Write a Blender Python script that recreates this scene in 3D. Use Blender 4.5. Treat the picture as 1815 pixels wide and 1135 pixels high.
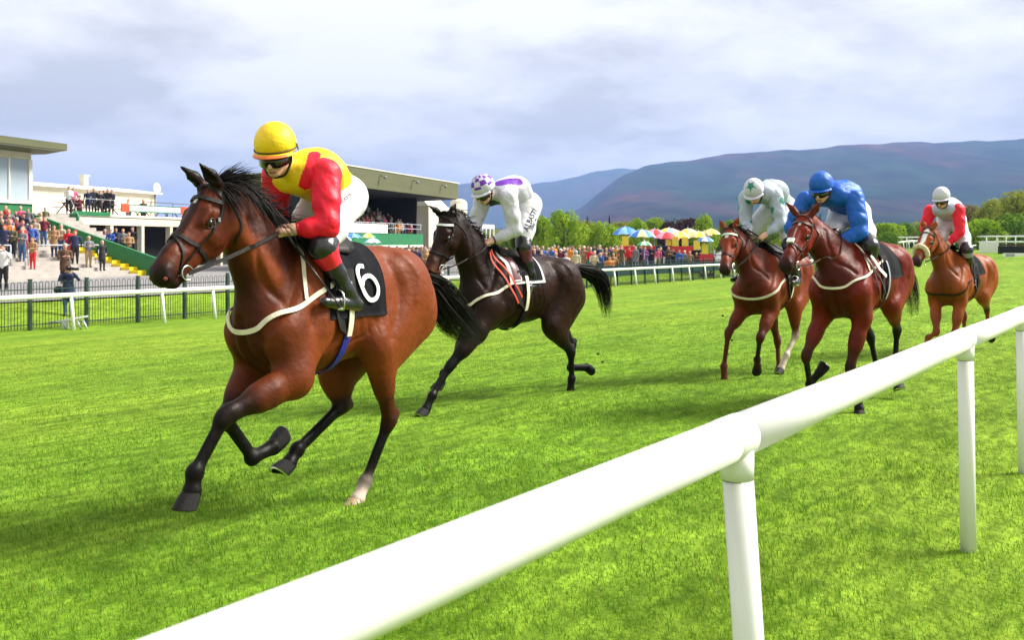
import bpy, math, random
import numpy as np
from mathutils import Vector, Matrix
random.seed(7); RNG = np.random.default_rng(11)
for _o in list(bpy.data.objects): bpy.data.objects.remove(_o)
scene = bpy.context.scene
COL = scene.collection
# ------------------------------------------------------------------ camera
EYE = 1.65; FOC = 1800.0; CX = 907.5; HY = 430.0      # eye height, focal length / centre column / horizon row in photo pixels
cam = bpy.data.objects.new('camera', bpy.data.cameras.new('camera')); COL.objects.link(cam)
cam.location = (0, 0, EYE); cam.rotation_euler = (math.radians(90), 0, 0)
cam.data.sensor_width = 36.0; cam.data.lens = FOC/1815*36.0
cam.data.shift_y = -(567.5-HY)/1815.0
cam.data.clip_start = 0.05; cam.data.clip_end = 40000
cam.data.dof.use_dof = True; cam.data.dof.focus_distance = 7.0; cam.data.dof.aperture_fstop = 6.3
scene.camera = cam
scene.view_settings.view_transform = 'Standard'; scene.view_settings.look = 'None'
scene.view_settings.exposure = 1.04; scene.view_settings.gamma = 1.0
try: scene.view_settings.use_curve_mapping = False
except Exception: pass
scene.cycles.max_bounces = 6; scene.cycles.transparent_max_bounces = 12; scene.cycles.volume_bounces = 0
# ------------------------------------------------------------------ sun and sky
SUN_EL = math.radians(41); SUN_AZ = math.radians(74)          # azimuth from +Y (view direction) towards +X (right)
sun_dir = Vector((math.sin(SUN_AZ)*math.cos(SUN_EL), math.cos(SUN_AZ)*math.cos(SUN_EL), math.sin(SUN_EL)))
sl = bpy.data.lights.new('sun', 'SUN'); sl.energy = 4.6; sl.angle = math.radians(22.0); sl.color = (1.0, 0.95, 0.86)
so = bpy.data.objects.new('sun', sl); COL.objects.link(so)
so.rotation_euler = (-sun_dir).to_track_quat('-Z', 'Y').to_euler()
world = bpy.data.worlds.new('World'); scene.world = world; world.use_nodes = True
def build_world():
    nt = world.node_tree; N = nt.nodes; Lk = nt.links; N.clear()
    out = N.new('ShaderNodeOutputWorld'); bg = N.new('ShaderNodeBackground'); Lk.new(bg.outputs[0], out.inputs[0])
    sky = N.new('ShaderNodeTexSky'); sky.sky_type = 'NISHITA'; sky.sun_disc = False
    sky.sun_elevation = SUN_EL; sky.sun_rotation = SUN_AZ
    tc = N.new('ShaderNodeTexCoord'); sep = N.new('ShaderNodeSeparateXYZ'); Lk.new(tc.outputs['Generated'], sep.inputs[0])
    def M(op, a, b=None):
        n = N.new('ShaderNodeMath'); n.operation = op
        for i, v in enumerate((a, b)):
            if v is None: continue
            if isinstance(v, (int, float)): n.inputs[i].default_value = v
            else: Lk.new(v, n.inputs[i])
        return n.outputs[0]
    zc = M('ADD', M('MAXIMUM', sep.outputs[2], 0.0), 0.26)
    comb = N.new('ShaderNodeCombineXYZ'); Lk.new(M('DIVIDE', sep.outputs[0], zc), comb.inputs[0]); Lk.new(M('DIVIDE', sep.outputs[1], zc), comb.inputs[1])
    comb.inputs[2].default_value = 3.1
    def noise(scale, det, rough, dist=0.0):
        n = N.new('ShaderNodeTexNoise'); n.inputs['Scale'].default_value = scale; n.inputs['Detail'].default_value = det
        n.inputs['Roughness'].default_value = rough; n.inputs['Distortion'].default_value = dist; Lk.new(comb.outputs[0], n.inputs['Vector']); return n.outputs['Fac']
    big = noise(1.25, 3, 0.5, 0.0); fine = noise(4.2, 9, 0.6, 0.2)
    dens = M('ADD', M('MULTIPLY', big, 0.66), M('MULTIPLY', fine, 0.34))
    # cloud brightness: bright high up, slate blue-grey bellies, darker towards the hills
    ramp = N.new('ShaderNodeValToRGB'); Lk.new(dens, ramp.inputs[0])
    e = ramp.color_ramp.elements
    e[0].position = 0.44; e[0].color = (6.9, 6.7, 6.5, 1)
    e[1].position = 0.57; e[1].color = (4.5, 4.35, 4.25, 1)
    m = ramp.color_ramp.elements.new(0.50); m.color = (5.8, 5.62, 5.5, 1)
    hz = N.new('ShaderNodeValToRGB'); Lk.new(sep.outputs[2], hz.inputs[0])
    e = hz.color_ramp.elements
    e[0].position = 0.02; e[0].color = (0.74, 0.74, 0.76, 1); e[1].position = 0.30; e[1].color = (1.0, 1.0, 1.0, 1)
    q = hz.color_ramp.elements.new(0.09); q.color = (0.78, 0.78, 0.80, 1)
    q = hz.color_ramp.elements.new(0.16); q.color = (0.86, 0.88, 0.93, 1)
    mul = N.new('ShaderNodeMixRGB'); mul.blend_type = 'MULTIPLY'; mul.inputs[0].default_value = 1.0
    Lk.new(ramp.outputs[0], mul.inputs[1]); Lk.new(hz.outputs[0], mul.inputs[2])
    mx = N.new('ShaderNodeMixRGB'); mx.inputs[0].default_value = 0.96
    Lk.new(sky.outputs[0], mx.inputs[1]); Lk.new(mul.outputs[0], mx.inputs[2])
    Lk.new(mx.outputs[0], bg.inputs[0]); bg.inputs[1].default_value = 0.092
build_world()
# ------------------------------------------------------------------ helpers
def tag(o, label=None, cat=None, group=None, kind=None):
    if label: o['label'] = label
    if cat: o['category'] = cat
    if group: o['group'] = group
    if kind: o['kind'] = kind
    return o
def empty(name, loc=(0, 0, 0), rz=0.0, parent=None):
    o = bpy.data.objects.new(name, None); COL.objects.link(o); o.location = loc; o.rotation_euler = (0, 0, rz)
    o.empty_display_size = 0.2
    if parent: o.parent = parent
    return o
def mk(name, V, F, mats=None, parent=None, smooth=False, midx=None, attr=None):
    me = bpy.data.meshes.new(name)
    V = np.asarray(V, dtype=np.float32)
    if isinstance(F, np.ndarray):
        n, k = F.shape
        me.vertices.add(len(V)); me.vertices.foreach_set('co', V.ravel())
        me.loops.add(n*k); me.loops.foreach_set('vertex_index', F.astype(np.int32).ravel())
        me.polygons.add(n); me.polygons.foreach_set('loop_start', (np.arange(n)*k).astype(np.int32))
        try: me.polygons.foreach_set('loop_total', np.full(n, k, dtype=np.int32))
        except Exception: pass
        me.update(calc_edges=True)
    else:
        me.from_pydata([tuple(map(float, v)) for v in V], [], F); me.update()
    if mats is not None:
        for m in (mats if isinstance(mats, (list, tuple)) else [mats]): me.materials.append(m)
    if midx is not None: me.polygons.foreach_set('material_index', np.asarray(midx, dtype=np.int32))
    if attr is not None:
        for an, arr in attr.items():
            ca = me.color_attributes.new(an, 'FLOAT_COLOR', 'POINT'); ca.data.foreach_set('color', np.asarray(arr, dtype=np.float32).ravel())
    me.polygons.foreach_set('use_smooth', np.full(len(me.polygons), smooth))
    o = bpy.data.objects.new(name, me); COL.objects.link(o)
    if parent: o.parent = parent
    return o
class MB:
    def __init__(s): s.V = []; s.F = []; s.I = []; s.i = 0
    def add(s, V, F, mi=None):
        b = len(s.V); s.V += [tuple(v) for v in V]; s.F += [tuple(b+k for k in f) for f in F]; s.I += [s.i if mi is None else mi]*len(F); return s
    def box(s, x0, x1, y0, y1, z0, z1, mi=None):
        V = [(x, y, z) for x in (x0, x1) for y in (y0, y1) for z in (z0, z1)]
        return s.add(V, [(0,1,3,2), (4,6,7,5), (0,4,5,1), (2,3,7,6), (0,2,6,4), (1,5,7,3)], mi)
    def prism(s, poly, axis, a, b, mi=None):
        """poly: 2-D outline; extruded from a to b along axis (0,1,2); the other two axes in order take the outline."""
        n = len(poly); V = []
        for t in (a, b):
            for (p, q) in poly:
                v = [p, q]; v.insert(axis, t); V.append(v)
        F = [tuple(range(n))[::-1], tuple(range(n, 2*n))]+[(i, (i+1) % n, n+(i+1) % n, n+i) for i in range(n)]
        return s.add(V, F, mi)
    def tube(s, pts, r, n=10, mi=None, caps=True, sq=1.0):
        P = [Vector(p) for p in pts]; R = r if isinstance(r, (list, tuple, np.ndarray)) else [r]*len(P)
        V = []; up = None
        for i, p in enumerate(P):
            t = (P[min(i+1, len(P)-1)]-P[max(i-1, 0)]).normalized()
            if up is None: up = Vector((0, 0, 1)) if abs(t.z) < 0.9 else Vector((0, 1, 0))
            sd = t.cross(up).normalized(); up = sd.cross(t).normalized()
            for k in range(n):
                a = 2*math.pi*k/n; V.append(p+(sd*math.cos(a)+up*math.sin(a)*sq)*R[i])
        F = []
        for i in range(len(P)-1):
            for k in range(n): F.append((i*n+k, i*n+(k+1) % n, (i+1)*n+(k+1) % n, (i+1)*n+k))
        if caps: F.append(tuple(range(n))[::-1]); F.append(tuple((len(P)-1)*n+k for k in range(n)))
        return s.add(V, F, mi)
    def ball(s, c, r, nu=10, nv=6, mi=None, sc=(1, 1, 1)):
        V = []; F = []
        for j in range(1, nv):
            for k in range(nu):
                a = math.pi*j/nv; b = 2*math.pi*k/nu
                V.append((c[0]+r*sc[0]*math.sin(a)*math.cos(b), c[1]+r*sc[1]*math.sin(a)*math.sin(b), c[2]+r*sc[2]*math.cos(a)))
        V.append((c[0], c[1], c[2]+r*sc[2])); V.append((c[0], c[1], c[2]-r*sc[2])); t = len(V)-2
        for j in range(nv-2):
            for k in range(nu): F.append((j*nu+k, (j+1)*nu+k, (j+1)*nu+(k+1) % nu, j*nu+(k+1) % nu))
        for k in range(nu): F.append((t, k, (k+1) % nu)); F.append((t+1, (nv-2)*nu+(k+1) % nu, (nv-2)*nu+k))
        return s.add(V, F, mi)
    def build(s, name, mats, parent=None, smooth=False):
        return mk(name, s.V, s.F, mats, parent, smooth, s.I)
# ------------------------------------------------------------------ materials
MATS = {}
def mat(name, col, rough=0.6, var=0.12, scale=6.0, bump=0.0, bscale=40.0, metal=0.0, spec=0.5, coat=0.0, sheen=0.0, trans=0.0, col2=None, attr=None, detail=4, strain=None):
    if name in MATS: return MATS[name]
    m = bpy.data.materials.new(name); m.use_nodes = True; nt = m.node_tree; N = nt.nodes; L = nt.links
    b = N['Principled BSDF']; tc = N.new('ShaderNodeTexCoord')
    b.inputs['Roughness'].default_value = rough; b.inputs['Metallic'].default_value = metal
    b.inputs['Specular IOR Level'].default_value = spec; b.inputs['Coat Weight'].default_value = coat; b.inputs['Coat Roughness'].default_value = 0.25
    b.inputs['Sheen Weight'].default_value = sheen
    if trans: b.inputs['Transmission Weight'].default_value = trans
    nz = N.new('ShaderNodeTexNoise'); nz.inputs['Scale'].default_value = scale; nz.inputs['Detail'].default_value = detail
    vec = tc.outputs['Object']
    if strain:
        mp = N.new('ShaderNodeMapping'); mp.inputs['Scale'].default_value = strain; L.new(vec, mp.inputs[0]); vec = mp.outputs[0]
    L.new(vec, nz.inputs['Vector'])
    rp = N.new('ShaderNodeValToRGB'); L.new(nz.outputs['Fac'], rp.inputs[0])
    rp.color_ramp.elements[0].position = 0.3; rp.color_ramp.elements[1].position = 0.7
    c1 = tuple(max(0, c*(1-var)) for c in col); c2 = tuple(min(1, c*(1+var)) for c in col) if col2 is None else col2
    rp.color_ramp.elements[0].color = (*c1, 1); rp.color_ramp.elements[1].color = (*c2, 1)
    if attr:
        a = N.new('ShaderNodeAttribute'); a.attribute_name = attr
        mx = N.new('ShaderNodeMixRGB'); mx.blend_type = 'MULTIPLY'; mx.inputs[0].default_value = 1.0
        L.new(a.outputs['Color'], mx.inputs[1]); L.new(rp.outputs[0], mx.inputs[2]); L.new(mx.outputs[0], b.inputs['Base Color'])
    else: L.new(rp.outputs[0], b.inputs['Base Color'])
    if bump:
        n2 = N.new('ShaderNodeTexNoise'); n2.inputs['Scale'].default_value = bscale; n2.inputs['Detail'].default_value = 5; L.new(vec, n2.inputs['Vector'])
        bp = N.new('ShaderNodeBump'); bp.inputs['Strength'].default_value = min(1, bump); bp.inputs['Distance'].default_value = 0.01*max(1, bump)
        L.new(n2.outputs['Fac'], bp.inputs['Height']); L.new(bp.outputs[0], b.inputs['Normal'])
    MATS[name] = m; return m
# ------------------------------------------------------------------ track frame and terrain height
TA = math.radians(33.75); TX, TY = math.sin(TA), math.cos(TA)        # running direction of the rails
def U_of(x, y): return -TY*x+TX*y                                     # distance across the track from the camera
def smooth01(t): t = np.clip(t, 0, 1); return t*t*(3-2*t)
UK = np.array([-4000, -6, 1.0, 4.3, 7.5, 12, 29.5, 31.0, 33.5, 49.0, 90.0, 4000.0])
ZK = np.array([0.0, 0, 0, 0.07, 0.0, -0.2, -1.13, -1.03, -0.45, -0.28, -0.2, -0.2])
def T(x, y):
    x = np.asarray(x, float); y = np.asarray(y, float)
    z = np.interp(U_of(x, y), UK, ZK)
    k = smooth01((y-75)/35)*smooth01((x-30)/22)*(1-smooth01((y-400)/300))
    return z*(1-k)+0.78*k
def at_px(px, Y): return (px-CX)/FOC*Y                                # world X of a photo column at depth Y
# ------------------------------------------------------------------ implicit modelling (one continuous skin from many soft blended forms)
class SDF:
    def __init__(s, k=0.03): s.P = []; s.k = k; s.noise = 0; s.nf = 9.0
    def rc(s, a, b, ra, rb, sy=1.0, frame=None, tagv=None, k=None, op='u', side=None):
        s.P.append(dict(a=np.array(a, float), b=np.array(b, float), ra=ra, rb=rb, sy=sy, fr=frame, tag=tagv, k=s.k if k is None else k, op=op)); return s
    def ball(s, c, r, sy=1.0, frame=None, tagv=None, k=None, op='u'):
        c = np.array(c, float); return s.rc(c, c+np.array([1e-4, 0, 0]), r, r, sy, frame, tagv, k, op)
    def _d(s, p, q):
        if q['fr'] is not None:
            R, o = q['fr']; p = (p-o)@R
        a = q['a'].copy(); b = q['b'].copy(); sy = q['sy']
        yc = None
        if sy != 1.0:
            # squash sideways about the form's own axis
            ab = b-a; t0 = np.clip(((p-a)@ab)/(ab@ab), 0, 1); ya = a[1]+t0*ab[1]
            p = p.copy(); p[:, 1] = ya+(p[:, 1]-ya)/sy
        ab = b-a; t = np.clip(((p-a)@ab)/(ab@ab+1e-12), 0, 1)
        d = np.sqrt(((p-a-t[:, None]*ab)**2).sum(1))-(q['ra']+(q['rb']-q['ra'])*t)
        return d*(min(1, sy)*0.5+0.5)
    def _wpos(s, q):
        a, b = q['a'], q['b']
        if q['fr'] is not None:
            R, o = q['fr']; a = R@a+o; b = R@b+o
        return a, b
    @staticmethod
    def comb(D, d, k, op):
        if op == 'u':
            h = np.maximum(k-np.abs(D-d), 0)/k; return np.minimum(D, d)-h*h*k*0.25
        h = np.maximum(k-np.abs(D+d), 0)/k; return np.maximum(D, -d)+h*h*k*0.25
    def ev(s, p):
        g = getattr(s, 'grid', None)
        if g is None: return s.evx(p)
        D, lo, vox = g; q = (p-lo)/vox; n = np.array(D.shape); ok = ((q >= 0) & (q < n-1.001)).all(1)
        out = np.empty(len(p)); qi = q[ok]; i = qi.astype(int); f = qi-i; x, y, z = i.T; fx, fy, fz = f.T
        c = lambda a, b, e: D[x+a, y+b, z+e]
        v = ((c(0,0,0)*(1-fx)+c(1,0,0)*fx)*(1-fy)+(c(0,1,0)*(1-fx)+c(1,1,0)*fx)*fy)*(1-fz)+((c(0,0,1)*(1-fx)+c(1,0,1)*fx)*(1-fy)+(c(0,1,1)*(1-fx)+c(1,1,1)*fx)*fy)*fz
        out[ok] = v; far = ~ok; far[ok] = v > .06
        if far.any(): out[far] = s.evx(p[far])
        return out
    def evx(s, p):
        D = np.full(len(p), 9.0)
        for q in s.P: D = s.comb(D, s._d(p, q), q['k'], q['op'])
        if s.noise: D = D+s.wr(p)
        return D
    def wr(s, p):
        f = s.nf
        w = np.sin(p[:, 0]*f*1.3+2.1*np.sin(p[:, 2]*f*.9+p[:, 1]*f*.7))*np.cos(p[:, 2]*f*1.7+1.7*np.sin(p[:, 0]*f*.8-p[:, 1]*f*1.1))
        w2 = np.sin(p[:, 0]*f*3.1-p[:, 2]*f*2.2+2*np.sin(p[:, 1]*f*2.0))
        u = p[:, 0]*f*.55-p[:, 2]*f*.9+1.3*np.sin(p[:, 1]*f*.8+p[:, 2]*f*.35)+.8*np.sin(p[:, 0]*f*.9)
        v = p[:, 0]*f*1.0+p[:, 2]*f*.5+p[:, 1]*f*.6+1.1*np.sin(p[:, 2]*f*.6+1.3)
        crease = np.abs(np.sin(u))**.55-.72+.6*(np.abs(np.sin(v))**.6-.72)
        return s.noise*(0.45*w+0.25*w2-1.0*crease)
    def grad(s, p, e=0.006):
        G = np.stack([s.ev(p+np.eye(3)[i]*e)-s.ev(p-np.eye(3)[i]*e) for i in range(3)], 1)
        return G/(np.linalg.norm(G, axis=1, keepdims=True)+1e-9)
    def snap(s, p, off=0.004, it=8):
        p = np.array(p, float).reshape(-1, 3)
        for _ in range(it): p = p-s.grad(p)*(s.ev(p)-off)[:, None]*0.9
        return p, s.grad(p)
    def march(s, o, d, off=0.0, n=70):
        o = np.array(o, float).reshape(-1, 3); d = np.array(d, float).reshape(-1, 3)
        o = np.broadcast_to(o, d.shape).copy() if len(o) != len(d) else o.copy()
        for _ in range(n): o = o+d*((s.ev(o)-off)*0.8)[:, None]
        return o
    def mesh(s, vox):
        lo = np.full(3, 9e9); hi = -lo
        for q in s.P:
            a, b = s._wpos(q); r = max(q['ra'], q['rb'])*max(1, q['sy'])
            lo = np.minimum(lo, np.minimum(a, b)-r); hi = np.maximum(hi, np.maximum(a, b)+r)
        lo -= 4*vox; hi += 4*vox
        n = np.ceil((hi-lo)/vox).astype(int)+1
        D = np.full(n, 0.5)
        ax = [lo[i]+np.arange(n[i])*vox for i in range(3)]
        for q in s.P:
            a, b = s._wpos(q); r = max(q['ra'], q['rb'])*max(1, q['sy'])+max(q['k'], .06)+3*vox
            i0 = np.maximum(0, ((np.minimum(a, b)-r-lo)/vox).astype(int)); i1 = np.minimum(n, ((np.maximum(a, b)+r-lo)/vox).astype(int)+2)
            if (i1 <= i0).any(): continue
            X, Y, Z = np.meshgrid(ax[0][i0[0]:i1[0]], ax[1][i0[1]:i1[1]], ax[2][i0[2]:i1[2]], indexing='ij')
            p = np.stack([X.ravel(), Y.ravel(), Z.ravel()], 1)
            sl_ = np.s_[i0[0]:i1[0], i0[1]:i1[1], i0[2]:i1[2]]
            D[sl_] = s.comb(D[sl_], s._d(p, q).reshape(X.shape), q['k'], q['op'])
        if s.noise:
            m = np.abs(D) < 0.06; I = np.argwhere(m); D[m] += s.wr(lo+I*vox)
        s.grid = (D, lo, vox); return nets(D, lo, vox)
    def tags(s, V, default, sharp=0.02):
        """colour of each vertex: distance-weighted mean of the tags of the forms around it"""
        W = np.zeros(len(V)); C = np.zeros((len(V), len(default)))
        for q in s.P:
            if q['op'] != 'u': continue
            w = np.exp(-np.maximum(s._d(V, q), -0.02)/sharp); t = np.array(default if q['tag'] is None else q['tag'], float)
            W += w; C += w[:, None]*t
        return C/W[:, None]
def nets(D, lo, vox):
    ins = D < 0; n = D.shape
    c = np.zeros(tuple(k-1 for k in n), np.int8)
    for i in (0, 1):
        for j in (0, 1):
            for k in (0, 1): c += ins[i:n[0]-1+i, j:n[1]-1+j, k:n[2]-1+k]
    act = (c > 0) & (c < 8); I = np.argwhere(act); idx = np.full(act.shape, -1, np.int32); idx[act] = np.arange(len(I))
    S = np.zeros((len(I), 3)); K = np.zeros(len(I))
    for ax in range(3):
        o = [a for a in range(3) if a != ax]
        for u in (0, 1):
            for v in (0, 1):
                A = I.copy(); A[:, o[0]] += u; A[:, o[1]] += v; B = A.copy(); B[:, ax] += 1
                da = D[A[:, 0], A[:, 1], A[:, 2]]; db = D[B[:, 0], B[:, 1], B[:, 2]]
                m = (da < 0) != (db < 0); t = da/(da-db+1e-12*(da == db))
                off = np.zeros((len(I), 3)); off[:, o[0]] = u; off[:, o[1]] = v; off[:, ax] = t
                S[m] += off[m]; K[m] += 1
    V = lo+(I+S/K[:, None])*vox
    F = []
    for ax in range(3):
        o = [(ax+1) % 3, (ax+2) % 3]
        sa = [slice(1, n[i]-1) for i in range(3)]; sa[ax] = slice(0, n[ax]-1)
        sb = list(sa); sb[ax] = slice(1, n[ax])
        a = ins[tuple(sa)]; b = ins[tuple(sb)]
        for flip, m in ((0, a & ~b), (1, b & ~a)):
            E = np.argwhere(m)
            if not len(E): continue
            base = [1, 1, 1]; base[ax] = 0; E = E+np.array(base)
            q = []
            for (du, dv) in ((0, 0), (1, 0), (1, 1), (0, 1)):
                c_ = E.copy(); c_[:, o[0]] -= du; c_[:, o[1]] -= dv; q.append(idx[c_[:, 0], c_[:, 1], c_[:, 2]])
            q = np.stack(q, 1); F.append(q[:, ::-1] if flip else q)
    F = np.concatenate(F); F = F[(F >= 0).all(1)]
    return V, F
def relax(V, F, it=2, lam=0.5):
    e = np.concatenate([F[:, [0, 1]], F[:, [1, 2]], F[:, [2, 3]], F[:, [3, 0]]])
    for _ in range(it):
        S = np.zeros_like(V); K = np.zeros(len(V)); np.add.at(S, e[:, 0], V[e[:, 1]]); np.add.at(K, e[:, 0], 1); np.add.at(S, e[:, 1], V[e[:, 0]]); np.add.at(K, e[:, 1], 1)
        V = V*(1-lam)+lam*S/np.maximum(K, 1)[:, None]
    return V
def catmull(P, n=8):
    P = np.array(P, float)
    if len(P) < 3: return np.linspace(P[0], P[-1], n)
    Q = np.vstack([2*P[0]-P[1], P, 2*P[-1]-P[-2]]); o = []
    for i in range(1, len(Q)-2):
        for t in np.linspace(0, 1, n, endpoint=False):
            o.append(0.5*((2*Q[i])+(-Q[i-1]+Q[i+1])*t+(2*Q[i-1]-5*Q[i]+4*Q[i+1]-Q[i+2])*t*t+(-Q[i-1]+3*Q[i]-3*Q[i+1]+Q[i+2])*t**3))
    o.append(P[-1]); return np.array(o)
def ribbon_geo(P, Nn, w, th):
    """flat strap: centre line P, outward normals Nn, width w, thickness th"""
    n = len(P); Tn = np.gradient(P, axis=0); Tn /= np.linalg.norm(Tn, axis=1, keepdims=True)+1e-9
    B = np.cross(Tn, Nn); B /= np.linalg.norm(B, axis=1, keepdims=True)+1e-9
    w = np.broadcast_to(np.asarray(w, float), (n,))[:, None]
    V = np.stack([P+B*w/2, P+B*w/2+Nn*th, P-B*w/2+Nn*th, P-B*w/2], 1).reshape(-1, 3)
    F = []
    for i in range(n-1):
        for k in range(4): F.append((4*i+k, 4*i+(k+1) % 4, 4*i+4+(k+1) % 4, 4*i+4+k))
    F += [(0, 1, 2, 3), (4*n-1, 4*n-2, 4*n-3, 4*n-4)]
    return V, F
def strap(name, sdf, pts, w, th, m, parent, off=0.003, n=8, closed=False):
    pts = list(pts)+([pts[0]] if closed else [])
    P, Nn = sdf.snap(catmull(pts, n), off)
    for _ in range(2): P[1:-1] = (P[:-2]+P[2:]+2*P[1:-1])/4
    P, Nn = sdf.snap(P, off, 3)
    return mk(name, *ribbon_geo(P, Nn, w, th), m, parent, False)
# ================================================================== ground, rails, grass
def turf_mat():
    m = mat('turf', (.10, .17, .02), .95, spec=0.1); nt = m.node_tree; N = nt.nodes; L = nt.links; b = N['Principled BSDF']
    tc = N.new('ShaderNodeTexCoord'); mp = N.new('ShaderNodeMapping'); mp.inputs['Rotation'].default_value = (0, 0, TA-math.pi/2+math.pi); L.new(tc.outputs['Object'], mp.inputs[0])
    def nz(scale, sc, det=4):
        m2 = N.new('ShaderNodeMapping'); m2.inputs['Scale'].default_value = sc; L.new(mp.outputs[0], m2.inputs[0])
        n = N.new('ShaderNodeTexNoise'); n.inputs['Scale'].default_value = scale; n.inputs['Detail'].default_value = det; L.new(m2.outputs[0], n.inputs['Vector']); return n.outputs['Fac']
    def ramp(f, p0, c0, p1, c1):
        r = N.new('ShaderNodeValToRGB'); L.new(f, r.inputs[0]); r.color_ramp.elements[0].position = p0; r.color_ramp.elements[1].position = p1
        r.color_ramp.elements[0].color = (*c0, 1); r.color_ramp.elements[1].color = (*c1, 1); return r.outputs[0]
    def mix(t, f, a, c):
        x = N.new('ShaderNodeMixRGB'); x.blend_type = t
        if isinstance(f, float): x.inputs[0].default_value = f
        else: L.new(f, x.inputs[0])
        L.new(a, x.inputs[1]); L.new(c, x.inputs[2]); return x.outputs[0]
    base = ramp(nz(.35, (.12, 1, 1)), .35, TURF_A, .65, TURF_B)
    fine = ramp(nz(9, (.4, 1, 1), 6), .3, (.45, .5, .4), .7, (1.25, 1.25, 1.2)); mid = ramp(nz(1.3, (.4, 1, 1), 5), .35, (.72, .76, .65), .65, (1.12, 1.12, 1.1))
    L.new(mix('MULTIPLY', 1.0, mix('MULTIPLY', 1.0, base, fine), mid), b.inputs['Base Color'])
    n2 = N.new('ShaderNodeTexNoise'); n2.inputs['Scale'].default_value = 14; n2.inputs['Detail'].default_value = 6; L.new(tc.outputs['Object'], n2.inputs['Vector'])
    bp = N.new('ShaderNodeBump'); bp.inputs['Strength'].default_value = 1; bp.inputs['Distance'].default_value = .05; L.new(n2.outputs['Fac'], bp.inputs['Height']); L.new(bp.outputs[0], b.inputs['Normal'])
    return m
TURF_A = (.150, .270, .018); TURF_B = (.225, .325, .028)
def geo(a, b, n): return a*(b/a)**np.linspace(0, 1, n)
xs = np.concatenate([-geo(130, 9000, 26)[::-1], np.arange(-129, 150, 1.0), geo(150, 9000, 26)]); ys = np.concatenate([np.arange(-40, 190, 1.0), geo(190, 12000, 34)])
X, Y = np.meshgrid(xs, ys, indexing='ij'); Z = T(X, Y); I = np.arange(X.size).reshape(X.shape)
tag(mk('turf_ground', np.stack([X.ravel(), Y.ravel(), Z.ravel()], 1), np.stack([I[:-1, :-1], I[1:, :-1], I[1:, 1:], I[:-1, 1:]], -1).reshape(-1, 4), turf_mat(), None, True), kind='structure')
def uv_xy(u, t): return -TY*u+TX*t, TX*u+TY*t          # u across, t along the track
# tarmac enclosure behind the fence
us = np.array([33.7, 34.2, 36, 40, 44, 49, 56, 66, 80, 120]); ts = np.arange(-30, 190, 2.0); U, Tt = np.meshgrid(us, ts, indexing='ij'); X, Y = uv_xy(U, Tt); I = np.arange(X.size).reshape(X.shape)
TARMAC = mat('tarmac', (.21, .20, .20), .9, .18, 1.5, .4, 60)
tag(mk('tarmac_enclosure', np.stack([X.ravel(), Y.ravel(), T(X, Y).ravel()+.05], 1), np.stack([I[:-1, :-1], I[:-1, 1:], I[1:, 1:], I[1:, :-1]], -1).reshape(-1, 4), TARMAC, None, True), kind='structure')
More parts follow.
